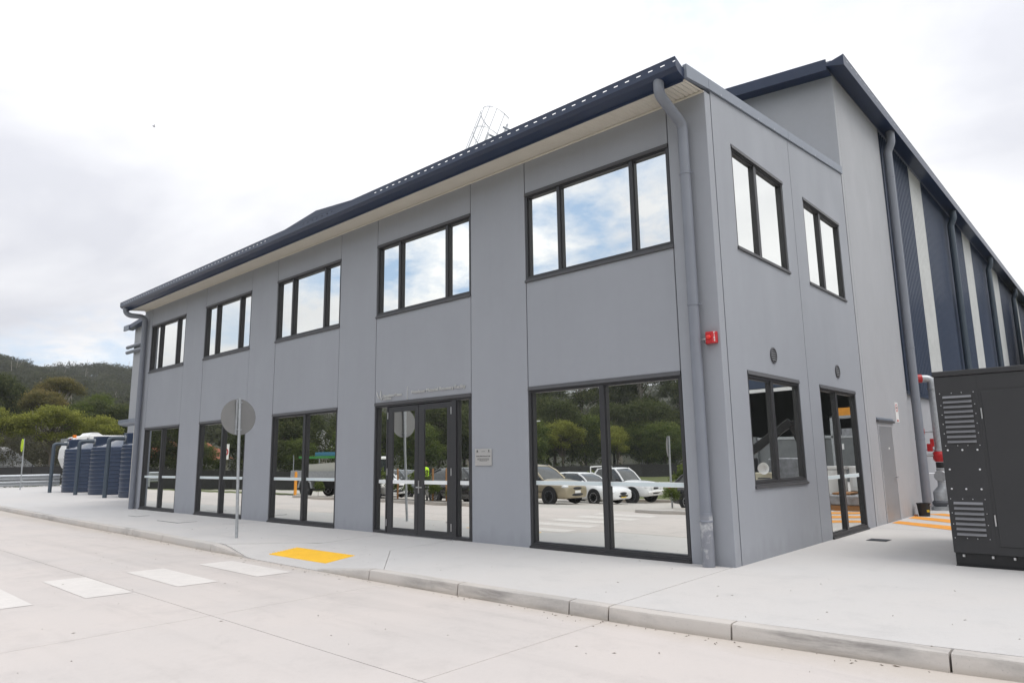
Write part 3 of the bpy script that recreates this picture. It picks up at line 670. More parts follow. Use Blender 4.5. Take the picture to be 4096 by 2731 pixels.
# sign lettering
lt = root('wall_lettering', (-6.5, -.01, 2.85), 'raised silver lettering and swoosh emblem over the entrance doors', 'sign')
text_obj('letter', 'Nambour Material Recovery Facility', .098, onfront(-6.775, -.012, 2.832), silver, lt, .010, width=1.59, split=True)
text_obj('letter', 'Sunshine Coast', .085, onfront(-7.71, -.012, 2.818), silver, lt, .010, bold=.001, width=.62, split=True)
text_obj('letter', 'COUNCIL', .058, onfront(-7.71, -.012, 2.762), silver, lt, .010, bold=.001, width=.27, split=True)
MB().box(-6.921, -6.912, -.012, -.002, 2.73, 2.99).build('divider', silver, lt)
em = MB()
for pts, w in (([(-7.95, 2.955), (-7.925, 2.87), (-7.875, 2.80)], .012), ([(-7.87, 2.795), (-7.855, 2.84), (-7.85, 2.87)], .009), ([(-7.815, 2.975), (-7.822, 2.87), (-7.79, 2.765)], .017), ([(-7.79, 2.765), (-7.755, 2.81), (-7.735, 2.86)], .010)):
    q = []
    for k in range(9):
        t = k/8; p = [(1-t)**2*pts[0][i]+2*t*(1-t)*pts[1][i]+t*t*pts[2][i] for i in (0, 1)]; q.append((p, w*(.25+math.sin(math.pi*min(t*.9+.08, 1)))))
    vs = []; 
    for (p, ww) in q: vs += [(p[0]-ww/2, -.018, p[1]), (p[0]+ww/2, -.018, p[1]), (p[0]+ww/2, -.002, p[1]), (p[0]-ww/2, -.002, p[1])]
    em.add(vs, [(k*4+i, k*4+(i+1) % 4, k*4+4+(i+1) % 4, k*4+4+i) for k in range(8) for i in range(4)]+[(0, 1, 2, 3), (32, 35, 34, 33)])
em.build('emblem', silver, lt)
# plaque
pq = root('plaque', (-4.714, -.012, 1.367), 'square stainless plaque with small dark print beside the doors', 'plaque')
MB().box(-4.927, -4.501, -.016, -.008, 1.367, 1.670).build('plate', pale, pq, bevel=.002)
tz = lambda x, z: onfront(x, -.0168, z)
text_obj('print', 'Nambour Material Recovery Facility', .030, tz(-4.714, 1.527), ink, pq, .0004, 'CENTER', .0006, width=.36)
for k, (s, w) in enumerate((('Jointly funded by the Australian Government', .30), ('and Queensland Government in association', .30), ('with Sunshine Coast Council', .19))):
    text_obj('print', s, .018, tz(-4.714, 1.486-.019*k), ink, pq, .0004, 'CENTER', .0003, width=w)
e_ = MB(); e_.lathe([(.017, -.0166), (.017, -.0172)], (-4.868, 0, 1.628), 14, 'y'); e_.box(-4.905, -4.832, -.0172, -.0166, 1.603, 1.608)
e_.add([(-4.868, -.0172, 1.655), (-4.874, -.0172, 1.642), (-4.862, -.0172, 1.642)], [(0, 1, 2)])
e_.box(-4.745, -4.668, -.0172, -.0166, 1.618, 1.624); e_.add([(-4.765, -.0172, 1.628), (-4.760, -.0172, 1.628), (-4.752, -.0172, 1.612), (-4.757, -.0172, 1.612)], [(0, 1, 2, 3)])
e_.lathe([(.012, -.0166), (.012, -.0172)], (-4.57, 0, 1.640), 12, 'y'); e_.box(-4.582, -4.558, -.0172, -.0166, 1.612, 1.630); e_.box(-4.602, -4.538, -.0172, -.0166, 1.603, 1.606)
e_.build('emblems', ink, pq)
for x in (-4.908, -4.52):
    for z in (1.385, 1.652): MB().lathe([(.008, -.016), (.008, -.022), (.005, -.025)], (x, 0, z), 10, 'y').build('stud', steel, pq, smooth=40)
# fire alarm sounder
fa = root('fire_alarm', (-.12, -.05, 3.04), 'red wall-mounted fire alarm sounder with white letters near the corner downpipe', 'alarm')
prof = [(-.215, -.0), (-.215, -.045), (-.180, -.095), (-.085, -.095), (-.04, -.045), (-.04, 0)]
MB().prism(prof, 3.05, 3.215, 'z').build('housing', red, fa, bevel=.006)
MB().lathe([(.032, -.095), (.032, -.110), (.024, -.128), (.01, -.134)], (-.132, 0, 3.135), 20, 'y').build('beacon', mat('red_lens', (.75, .03, .02), .15, spec=.7), fa, smooth=40)
MB().tube([(-.30, -.05, 3.12), (-.215, -.04, 3.125)], .009, 8).build('cable_gland', steel, fa)
for k, ch in enumerate('FIRE'):
    n1 = Vector((-.05, -.035, 0)).normalized()   # left chamfer faces -x,-y ; right chamfer faces +x,-y
    zc = 3.182-.036*k
    for (ax, ay, bx, by) in ((-.215, -.045, -.18, -.095), (-.085, -.095, -.04, -.045)):
        mid = Vector(((ax+bx)/2, (ay+by)/2, zc)); d = Vector((bx-ax, by-ay, 0)).normalized(); nn = Vector((d.y, -d.x, 0))
        T = Matrix((d, Vector((0, 0, 1)), nn)).transposed().to_4x4(); T.translation = mid+nn*.002
        text_obj('letter', ch, .040, T @ Matrix.Translation((0, -.0, 0)), white, fa, .001, 'CENTER', .001)

# ------------------------------------------------------------------ warehouse
wh = root('warehouse', (0, 6.64, 0), 'tall warehouse with navy and white striped cladding behind the office', 'building')
WXL = -42.3; RZ = 11.98
MB().prism([(0, -.02), (WXL, -.02), (WXL, 9.95), (-20.9, RZ), (0, 10.06)], 6.645, 6.79, 'y').build('gable_wall', wall2, wh)
MB().box(-.16, 0, 6.804, 10.36, -.02, 10.06).build('precast_panel', wall2, wh, bevel=.006)
jb = MB(); jb.box(-.15, -.01, 6.78, 6.81, 0, 10.0); jb.build('joint_sealant', seal, wh)
MB().box(-.30, -.12, 10.37, 62, -.02, 2.95).build('dado_wall', wall2, wh)
MB().box(-.30, -.03, 10.37, 62, 2.951, 3.03).build('base_flashing', cladb, wh)
MB().box(WXL, WXL+.2, 6.8, 62, 0, 9.9).build('rear_wall', wall2, wh)
def clad(y0, y1, m):
    b = MB(); per = .19; pr = [(0, 0), (.03, .042), (.06, .042), (.09, 0), (.14, 0)]
    pts = []; y = y0
    while y < y1-1e-6:
        for dy, dx in pr:
            if y+dy < y1: pts.append((y+dy, dx))
        y += per
    pts.append((y1, 0)); n = len(pts)
    b.add([(-.09+dx, y, 3.03) for y, dx in pts]+[(-.09+dx, y, 10.12) for y, dx in pts], [(i, i+1, n+i+1, n+i) for i in range(n-1)])
    return b.build('cladding_sheet', m, wh)
cuts = [10.37, 13.86, 15.46, 22.37, 24.17, 29.83, 31.70, 37.3, 39.0, 45, 46.8, 62]
for i in range(len(cuts)-1): clad(cuts[i]+.004, cuts[i+1]-.004, cladb if i % 2 == 0 else cladw)
# roof
rp = lambda x: 10.13+(RZ-10.06)*(-x)/20.9
for (xa, za, xb, zb) in ((.12, rp(.12), -20.9, rp(-20.9)), (-20.9, rp(-20.9), -42.6, 10.05)):
    MB().add([(xa, 6.28, za), (xb, 6.28, zb), (xb, 62, zb), (xa, 62, za), (xa, 6.28, za+.05), (xb, 6.28, zb+.05), (xb, 62, zb+.05), (xa, 62, za+.05)],
             [(0, 1, 2, 3), (4, 7, 6, 5), (0, 4, 5, 1), (1, 5, 6, 2), (2, 6, 7, 3), (3, 7, 4, 0)]).build('roof', bluegrey, wh)
def barge(xa, za, xb, zb):
    MB().add([(xa, 6.24, za-.16), (xb, 6.24, zb-.16), (xb, 6.24, zb+.10), (xa, 6.24, za+.10), (xa, 6.275, za-.16), (xb, 6.275, zb-.16), (xb, 6.275, zb+.10), (xa, 6.275, za+.10)],
             [(0, 3, 2, 1), (4, 5, 6, 7), (0, 1, 5, 4), (1, 2, 6, 5), (2, 3, 7, 6), (3, 0, 4, 7)]).build('barge_board', navy, wh)
    MB().add([(xa, 6.276, za-.13), (xb, 6.276, zb-.13), (xb, 6.644, zb-.13), (xa, 6.644, za-.13)], [(0, 1, 2, 3)]).build('barge_soffit', navy, wh)
barge(.02, rp(.02), -20.9, rp(-20.9)); barge(-20.9, rp(-20.9), -42.66, 10.03)
gg = gutter(6.24, 62, side, wh, navy, 9.945, 10.195, -.39, -.02, slot=.34, slen=.10, fall=.11)
for k, y in enumerate((10.62, 18.9, 27.1, 35.2, 43.4)):
    r = .105; xo = .13
    downpipe([(.24, y, 9.98), (.24, y, 9.80)]+bend((.24, y, 9.80), (.24, y, 9.66), (xo, y, 9.46), .07, 4)+bend((.24, y, 9.66), (xo, y, 9.44), (xo, y, 8), .07, 4)+[(xo, y, .16 if k == 0 else 0)], r, wh, pipeg if k == 0 else pipen,
             [(xo, y, z, .035) for z in (8.7, 6.4, 4.1, 1.8)])
# personnel door
dr = MB(); dr.box(.0, .012, 7.42, 7.47, 0, 2.10); dr.box(0, .012, 8.53, 8.58, 0, 2.10); dr.box(0, .012, 7.47, 8.53, 2.06, 2.10)
drf = dr.build('door_frame', wall2, wh)
d2 = MB().box(.001, .008, 7.478, 8.522, .02, 2.055).build('door', mat('grey_steel_door', (.26, .265, .28), .38, var=.06, vs=1.5, metal=.1), wh)
MB().box(.008, .07, 8.40, 8.42, .93, .95).build('handle', steel, d2); MB().box(.062, .075, 8.29, 8.42, .925, .955).build('handle', steel, d2)
for z in (.25, .95, 1.60, 1.85): MB().box(.008, .016, 7.48, 7.50, z, z+.12).build('hinge', steel, d2)
MB().box(.008, .012, 8.12, 8.2, 1.56, 1.60).build('plate', white, d2)
MB().box(0, .05, 7.38, 8.72, 2.15, 2.20).build('door_canopy', flash, wh); MB().box(0, .02, 7.40, 8.70, 2.205, 2.245).build('door_canopy', bluegrey, wh)
for z in (8.50, 8.83): MB().tube([(-43.05, 6.52, z), (-38, 6.52, z)], .11, 14).build('rail_pipe', pipeg, wh, smooth=40)
MB().box(-43.05, -42.2, 6.2, 6.3, 9.86, 10.18).build('barge_end', bluegrey, wh)
# no smoking sign on the warehouse
ns = root('safety_sign', (0.01, 9.19, 2.2), 'narrow white safety sign with red ring high on the grey side wall', 'sign')
MB().box(.002, .008, 9.06, 9.32, 2.19, 2.66).build('plate', white, ns)
MB().lathe([(.070, .0085), (.095, .0085), (.095, .0095), (.070, .0095)], (0, 9.19, 2.53), 24, 'x', caps=False).build('ring', red, ns)
MB().box(.0085, .0095, 9.13, 9.25, 2.52, 2.545).build('bar', ink, ns); MB().box(.0085, .0095, 9.13, 9.25, 2.21, 2.25).build('bar', red, ns)
# caged ladder
ld = root('caged_ladder', (-10.4, 6.0, 7.7), 'white caged access ladder rising above the office roof', 'ladder')
cxl, cyl = -10.42, 6.25; LA = R(24)
def lT(p):      # ladder leans back towards the warehouse
    y, z = p[1]-cyl, p[2]-12.4; return (p[0], cyl+y*math.cos(LA)+z*math.sin(LA), 12.4-y*math.sin(LA)+z*math.cos(LA))
def hoop(z): return [(cxl+.46*math.cos(a), cyl+.30-.78*math.sin(a)**.8, z) for a in [math.pi*k/14 for k in range(15)]]
lw = mat('ladder_aluminium', (.50, .51, .52), .45, metal=.3)
for z in (12.72, 11.8, 10.8, 9.8, 8.8):
    hp = hoop(z); b = MB(lT)
    for p, q in zip(hp, hp[1:]): b.add([(p[0], p[1], p[2]-.03), (q[0], q[1], q[2]-.03), (q[0], q[1], q[2]+.03), (p[0], p[1], p[2]+.03)], [(0, 1, 2, 3)])
    b.build('hoop', lw, ld)
hp = hoop(0)
for k in (1, 3, 5, 7, 9, 11, 13):
    x, y, _ = hp[k]; MB(lT).box(x-.02, x+.02, y-.005, y+.005, 8.2, 12.74).build('cage_strap', lw, ld)
for s_ in (-1, 1): MB(lT).box(cxl+s_*.44-.025, cxl+s_*.44+.025, cyl+.29, cyl+.35, 7.6, 12.5).build('stile', lw, ld)
for k in range(15): MB(lT).tube([(cxl-.44, cyl+.32, 8+.28*k), (cxl+.44, cyl+.32, 8+.28*k)], .013, 6).build('rung', lw, ld)
for x, z in ((-9.55, 11.86), (-10.15, 11.80)): MB().tube([(x, 5.9, z), (x+.05, 6.5, z-.02)], .035, 8).build('stub_rail', galv, ld)

# ------------------------------------------------------------------ generator
gn = root('generator', (3.4, 1.87, 0), 'large charcoal metal generator enclosure with louvred panels at right edge', 'generator')
gx0, gx1, gy0, gy1 = 2.190, 4.75, 1.87, 5.2
MB().box(gx0, gx1, gy0, gy1, .165, 2.50).build('enclosure', gend, gn, bevel=.012)
MB().box(gx0-.012, gx1+.012, gy0-.014, gy1+.014, 2.503, 2.575).build('roof_cap', gend, gn, bevel=.01)
sk = MB(); sk.box(gx0+.012, gx1, gy0+.03, gy0+.09, .012, .163); sk.box(gx0+.012, gx1, gy0-.01, gy0+.14, 0, .012); sk.box(gx0+.012, gx1, gy1-.1, gy1-.03, 0, .163); sk.box(gx0+.012, gx0+.09, gy0+.09, gy1-.1, 0, .163)
sk.build('skid', black, gn)
MB().box(gx0+.008, gx0+.488, gy0-.004, gy0, .255, 2.485).build('end_panel', gend, gn)
MB().box(gx0+.495, gx1-.02, gy0-.004, gy0, 2.30, 2.485).build('top_panel', gend, gn)
dg = MB().box(gx0+.525, gx1-.02, gy0-.010, gy0, .275, 2.275).build('door', gend, gn, bevel=.006)
for z in (.60, 1.98): MB().tube([(gx0+.508, gy0-.012, z-.07), (gx0+.508, gy0-.012, z+.07)], .010, 8).build('hinge', steel, dg)
MB().box(gx0+.495, gx1-.02, gy0-.004, gy0, .17, .258).build('base_panel', gend, gn)
def louvre(x0, x1, z0, z1, n):
    pl = MB().box(x0-.045, x1+.045, gy0-.009, gy0-.004, z0-.06, z1+.06).build('louvre_panel', gend, gn)
    step = (z1-z0)/(n-.45); h = step*.5
    for k in range(n):
        z = z0+step*k
        MB().add([(x0, gy0-.009, z+h), (x1, gy0-.009, z+h), (x1, gy0-.034, z+h*.2), (x0, gy0-.034, z+h*.2), (x0, gy0-.034, z), (x1, gy0-.034, z), (x0, gy0-.009, z), (x1, gy0-.009, z)],
                 [(0, 3, 2, 1), (3, 4, 5, 2), (0, 6, 4, 3), (1, 2, 5, 7)]).build('louvre_slat', slatm, pl)
    bo = MB(); xs_ = [x0-.03, x0+(x1-x0)*.33, x0+(x1-x0)*.68, x1+.03]
    pts = [(x, z) for x in xs_ for z in (z0-.035, z1+.035)]+[(x, z0+(z1-z0)*t) for x in (xs_[0], xs_[-1]) for t in ((.2, .4, .6, .8) if n > 8 else (.33, .66))]
    for x, z in pts: bo.lathe([(.006, -.009), (.006, -.013), (.003, -.015)], (x, gy0, z), 8, 'y')
    bo.build('bolts', steel, pl, kind='stuff')
louvre(2.275, 2.605, 1.60, 2.235, 10); louvre(2.258, 2.585, .395, .83, 7)
for (x, z) in ((2.262, 1.505), (2.43, 1.505), (2.60, 1.505), (2.258, 1.25), (2.60, 1.25), (2.255, .995), (2.42, .995), (2.59, .995)):
    MB().lathe([(.012, -.004), (.012, -.010), (.007, -.013)], (x, gy0, z), 12, 'y').build('bolt', steel, gn, smooth=40)
for x in (2.30, 2.62, 2.85): MB().box(x-.012, x+.012, gy0-.004, gy0+.03, .12, .15).build('lug', steel, gn)
MB().box(3.02, 3.05, gy0-.012, gy0+.03, .0, .10).build('cable', black, gn)

# ------------------------------------------------------------------ fire hydrant pipework, bucket
hy = root('booster_pipework', (.4, 12, 0), 'galvanised fire booster standpipe with red valves against the warehouse', 'pipework')
hx, hyy = .265, 11.95
MB().tube([(hx, hyy, 1.52), (hx, hyy, 3.2)]+bend((hx, hyy, 3.2), (hx, hyy, 3.42), (hx-.2, hyy-.12, 3.42), .16)+[(hx-.2, hyy-.12, 3.42)], .10, 18).build('standpipe', galv, hy, smooth=40)
MB().tube([(hx-.2, hyy-.12, 3.42), (hx-.44, hyy-.26, 3.42)], .115, 18).build('inlet_cap', red, hy, smooth=40)
MB().lathe([(.11, 0), (.125, .005), (.125, .05), (.11, .055)], (hx, hyy, 3.12), 18).build('coupling', galv, hy, smooth=40)
MB().lathe([(.11, 0), (.125, .005), (.125, .05), (.11, .055)], (hx, hyy, 1.50), 18).build('coupling', galv, hy, smooth=40)
MB().lathe([(.12, 0), (.16, .06), (.17, .2), (.14, .26), (.11, .27)], (hx, hyy, 1.23), 18).build('valve_body', red, hy, smooth=40)
MB().lathe([(.11, 0), (.115, .02), (.115, .13), (.11, .15)], (hx, hyy, 1.07), 18).build('rubber_joint', black, hy, smooth=40)
MB().lathe([(.12, 0), (.13, .02), (.11, .06), (.11, .3), (.125, .33), (.12, .36)], (hx, hyy, .70), 18).build('flange', galv, hy, smooth=40)
MB().lathe([(.13, 0), (.15, .03), (.15, .08), (.0, .10)], (hx-.02, hyy-.13, .87), 20, 'y').build('gauge_cover', galv, hy, smooth=40)
MB().tube([(hx, hyy, .75), (hx, hyy, .58), (hx-.08, hyy-.05, .42), (hx-.08, hyy-.05, .2)], [.12, .13, .17, .16], 18).build('elbow', galv, hy, smooth=40)
MB().lathe([(.20, 0), (.22, .03), (.22, .10), (.17, .14)], (hx-.08, hyy-.05, .10), 20).build('base_flange', seal, hy, smooth=40)
MB().lathe([(.24, 0), (.24, .10)], (hx-.08, hyy-.05, 0), 20).build('plinth', galv, hy, smooth=40)
MB().tube([(hx-.09, hyy-.05, 2.02), (hx-.26, hyy-.165, 2.02)], .03, 10).build('branch', galv, hy)
MB().lathe([(.10, -.03), (.13, -.02), (.13, .02), (.06, .05)], (hx-.30, hyy-.19, 2.02), 18, 'x').build('alarm_gong', red, hy, smooth=40)
MB().tube([(hx-.1, hyy-.06, 1.40), (hx-.40, hyy-.25, 1.40)], .035, 10).build('branch', galv, hy)
MB().tube([(hx-.1, hyy-.06, 1.55), (hx-.40, hyy-.25, 1.55)], .02, 8).build('branch', galv, hy)
MB().box(hx-.24, hx-.12, hyy-.18, hyy-.08, 1.50, 1.70).build('actuator', red, hy, bevel=.01); MB().box(hx-.16, hx-.08, hyy-.16, hyy-.08, 1.62, 1.83).build('actuator', red, hy, bevel=.01)
MB().tube([(hx-.38, hyy-.24, 1.98), (hx-.40, hyy-.25, 1.40), (hx-.38, hyy-.24, .95), (hx-.1, hyy-.1, .93)], .010, 6).build('trim_tube', steel, hy)
MB().box(-.05, 1.2, 11.75, 11.85, .08, .15).build('floor_pipe', galv, hy)
bk = root('bucket', (.22, 9.76, 0), 'black plastic bucket at the foot of the warehouse downpipe', 'bucket')
MB().lathe([(.115, 0), (.14, .28), (.15, .285), (.15, .30), (.135, .30), (.11, .02)], (.22, 9.76, 0), 24).build('tub', black, bk, smooth=40)
MB().box(.30, .345, 9.66, 9.70, .10, .15).build('sticker', ply, bk)
bh = MB().tube([(.22+.15*math.cos(a), 9.76-.02, .285-.10*math.sin(a)) for a in [math.pi*k/10 for k in range(11)]], .005, 6).build('handle', steel, bk)
o = MB().box(.03, .10, 9.62, 9.70, 0, .04).build('brick_offcut', mat('brick_red', (.32, .14, .08), .9)); tag(o, 'small reddish brick offcut on the slab beside the bucket', 'brick')

# ------------------------------------------------------------------ round sign (seen from behind)
sg = root('road_sign', (-9.66, -2.17, pz(-9.66, -2.17)), 'round grey road sign seen from behind on a galvanised post on the footpath', 'road sign')
bx, by, bz = -9.66, -2.17, -.03; tl = (-.16, .0)
MB().tube([(bx, by, bz), (bx+tl[0], by+tl[1], 2.83)], .030, 16).build('post', galv, sg, smooth=40)
tilt = math.atan2(.16, 2.86)
pl = MB(lambda p: (bx-.135-.045+p[2]*-.0+p[0]-(p[2])*math.sin(tilt), by+p[1], 2.435+p[2]*math.cos(tilt)))
pl.lathe([(.382, -.002), (.382, .002)], (0, 0, 0), 48, 'x').build('plate', alu, sg)
pf = MB(lambda p: (bx-.135-.049+p[0]-(p[2])*math.sin(tilt), by+p[1], 2.435+p[2]*math.cos(tilt)))
pf.lathe([(.378, -.001), (.378, 0)], (0, 0, 0), 48, 'x').build('face', white, sg)
ch = MB(); ch.box(bx-.173, bx-.150, by-.075, by-.040, 2.07, 2.80); ch.box(bx-.173, bx-.155, by-.045, by-.035, 2.07, 2.80)
ch.build('stiffener', galv, sg)
for z in (2.17, 2.74): MB().tube([(bx-.17, by-.05, z), (bx-.10-.04*(z-2), by-.04, z), (bx-.09-.045*(z-2), by+.04, z), (bx-.17, by+.05, z)], .010, 6).build('clamp', galv, sg)

# ------------------------------------------------------------------ water tanks
def tank(x, y, lab, gap):
    t = root('water_tank', (x, y, 0), lab, 'water tank', 'slate rainwater tanks beside the office')
    H = 2.42; r = 1.52; prof = [(r-.05, 0), (r, .06), (r, .28)]
    for k in range(11):
        z = .30+.193*k; prof += [(r, z-.03), (r+.026, z-.014), (r+.034, z), (r+.026, z+.013), (r, z+.024)]
    prof += [(r, H-.05), (r-.05, H-.01)]
    MB().lathe([(r-.055, H-.012), (r-.07, H), (.5, H+.34), (.45, H+.38), (.0, H+.38)], (x, y, -.02), 56).build('roof', tankr, t, smooth=50)
    MB().lathe(prof, (x, y, -.02), 56).build('shell', tankm, t, smooth=50)
    a = math.atan2(-1, -.25)
    # inlet housing at the front edge of the roof
    ix, iy = x-.62, y-1.18
    ib = MB(); ib.prism([(iy-.10, H-.10), (iy-.10, H+.52), (iy+1.2, H+.56), (iy+1.2, H+.3), (iy+.1, H-.08)], ix-.24, ix+.24, 'x')
    h = ib.build('inlet_housing', tankm, t, bevel=.03)
    MB().lathe([(.13, 0), (.16, -.004), (.16, -.03), (.12, -.035)], (ix, iy-.10, H+.27), 20, 'y').build('inlet_flange', galv, h, smooth=40)
    qx, qy = ix, iy-.78
    MB().tube([(qx, iy-.11, H+.27)]+bend((qx, iy-.3, H+.27), (qx, qy, H+.27), (qx, qy, 1), .16)+[(qx, qy, -.03)], .092, 16).build('inlet_pipe', pipen, t, smooth=40)
tank(-40.7, 4.50, 'farthest dark slate water tank, beside the white truck', 0)
tank(-35.48, 4.30, 'middle dark slate water tank of the row of three', 0)
tank(-30.43, 4.06, 'dark slate water tank nearest the office, half hidden by its corner', 0)

# ------------------------------------------------------------------ yellow sign at left, guard rail, fence, mound
ys_ = root('warning_sign', (-48.9, 2.85, -.05), 'fluorescent yellow round sign seen edge-on on a thin post at far left', 'road sign')
MB().tube([(-48.9, 2.85, -.08), (-48.92, 2.80, 3.23)], .035, 10).build('post', galv, ys_)
th = R(176)
def yT(p):  # local disc in xz plane facing -y -> rotate about z
    c, s2 = math.cos(th), math.sin(th); return (-48.95+c*p[0]-s2*p[1], 2.72+s2*p[0]+c*p[1], 2.80+p[2])
MB(yT).lathe([(.41, -.01), (.41, .01)], (0, 0, 0), 32, 'y').build('face', ysign, ys_)
MB(yT).lathe([(.24, -.0115), (.27, -.0115), (.27, -.0125), (.24, -.0125)], (0, 0, 0), 28, 'y', caps=False).build('ring', ink, ys_)
MB(yT).lathe([(.24, .0115), (.27, .0115), (.27, .0125), (.24, .0125)], (0, 0, 0), 28, 'y', caps=False).build('ring', ink, ys_)
gr = root('guard_rail', (-55.3, 3, -.1), 'galvanised steel guard rail in front of the dark mesh fence', 'guard rail')
prof = [(0, 0), (.02, .04), (.09, .08), (.09, .13), (.0, .17), (.0, .21), (.09, .25), (.09, .30), (.02, .34), (0, .38)]
for nm, z0 in (('upper_beam', .50), ('lower_beam', .06)):
    b = MB(); q = [(d, z0+h) for d, h in prof]; n = len(q)
    ends = [(-56.1, -14), (-55.75, 1), (-54.9, 6.2), (-54.85, 6.55)]
    b.add([(x+d, y, z) for x, y in ends for d, z in q], [(i*n+j, i*n+j+1, (i+1)*n+j+1, (i+1)*n+j) for i in range(3) for j in range(n-1)])
    b.build(nm, galv, gr, smooth=50)
for y in (-13, -10.5, -8, -5.5, -3, -.5, 2.0, 4.4, 6.3): MB().box(-55.75+.15*(y > 3)+.12*(y > 5)-.1, -55.62+.15*(y > 3)+.12*(y > 5)-.1, y-.06, y+.06, -.3, .85).build('post', galv, gr)
fe = root('mesh_fence', (-60.3, 0, -.5), 'long dark mesh boundary fence with black posts behind the guard rail', 'fence')
fpts = [(-60.0, 30), (-60.1, 6), (-58.5, -14), (-54.5, -30), (-49, -58), (-45.5, -71), (-24, -84), (10, -96)]
cum = 0
for (xa, ya), (xb, yb) in zip(fpts, fpts[1:]):
    Ls = math.hypot(xb-xa, yb-ya); n = max(int(Ls/3.2), 1); ux, uy = (xb-xa)/Ls, (yb-ya)/Ls
    for k in range(n):
        x = xa+(xb-xa)*k/n; y = ya+(yb-ya)*k/n; g0 = gz(y)-.1
        MB().tube([(x, y, g0), (x, y, g0+1.85)], .045, 6).build('post', black, fe)
        x2, y2 = xa+(xb-xa)*(k+1)/n, ya+(yb-ya)*(k+1)/n; g1 = gz(y2)-.1
        MB().add([(x, y, g0), (x2, y2, g1), (x2, y2, g1+1.7), (x, y, g0+1.7), (x-.01, y-.01, g0), (x2-.01, y2-.01, g1), (x2-.01, y2-.01, g1+1.7), (x-.01, y-.01, g0+1.7)], [(0, 1, 2, 3), (7, 6, 5, 4), (3, 2, 6, 7)]).build('mesh_panel', mesh_d, fe)
        MB().tube([(x, y, g0+1.78), (x2, y2, g1+1.78)], .02, 5, False).build('top_rail', black, fe)
mb = MB(); n = 26; vs = []
for j in range(n):
    for i in range(n):
        u, v = i/(n-1)*2-1, j/(n-1)*2-1; d = math.sqrt(u*u+v*v)
        h = max(0, 1-d)**.8*3.6*(1+.12*math.sin(5*u+3*v)+.1*math.sin(9*v-4*u))+rng.normal(0, .05)
        vs.append((-69.5+u*5, 5.0+v*6.2, -.5+h))
mb.add(vs, [(j*n+i, j*n+i+1, (j+1)*n+i+1, (j+1)*n+i) for j in range(n-1) for i in range(n-1)])
tag(mb.build('gravel_heap', gravel, smooth=80), 'grey heap of crushed stone behind the dark fence', 'gravel heap')

# ------------------------------------------------------------------ vehicles
def wheel(parent, x, y, z, r, w, dark=False, sp=10):
    t = MB().lathe([(r*.62, -w/2), (r*.93, -w/2), (r, -w*.38), (r, w*.38), (r*.93, w/2), (r*.62, w/2)], (x, y, z), 28, 'y').build('wheel', rubber, parent, smooth=40)
    q = MB()
    for s_ in (-1, 1):
        q.lathe([(r*.66, s_*w*.46), (r*.66, s_*w*.50), (r*.60, s_*w*.52), (r*.58, s_*w*.40), (r*.10, s_*w*.38)] if s_ < 0 else [(r*.10, w*.38), (r*.58, w*.40), (r*.60, w*.52), (r*.66, w*.50), (r*.66, w*.46)], (x, y, z), 24, 'y')
        for k in range(sp):
            a = 2*math.pi*k/sp; c, s2 = math.cos(a), math.sin(a); h = .018
            q.add([(x+c*r*.1-s2*h, y+s_*w*.5, z+s2*r*.1+c*h), (x+c*r*.6-s2*h, y+s_*w*.5, z+s2*r*.6+c*h), (x+c*r*.6+s2*h, y+s_*w*.5, z+s2*r*.6-c*h), (x+c*r*.1+s2*h, y+s_*w*.5, z+s2*r*.1-c*h)], [(0, 1, 2, 3)])
    q.build('rim', seal if dark else rim, t, smooth=40)
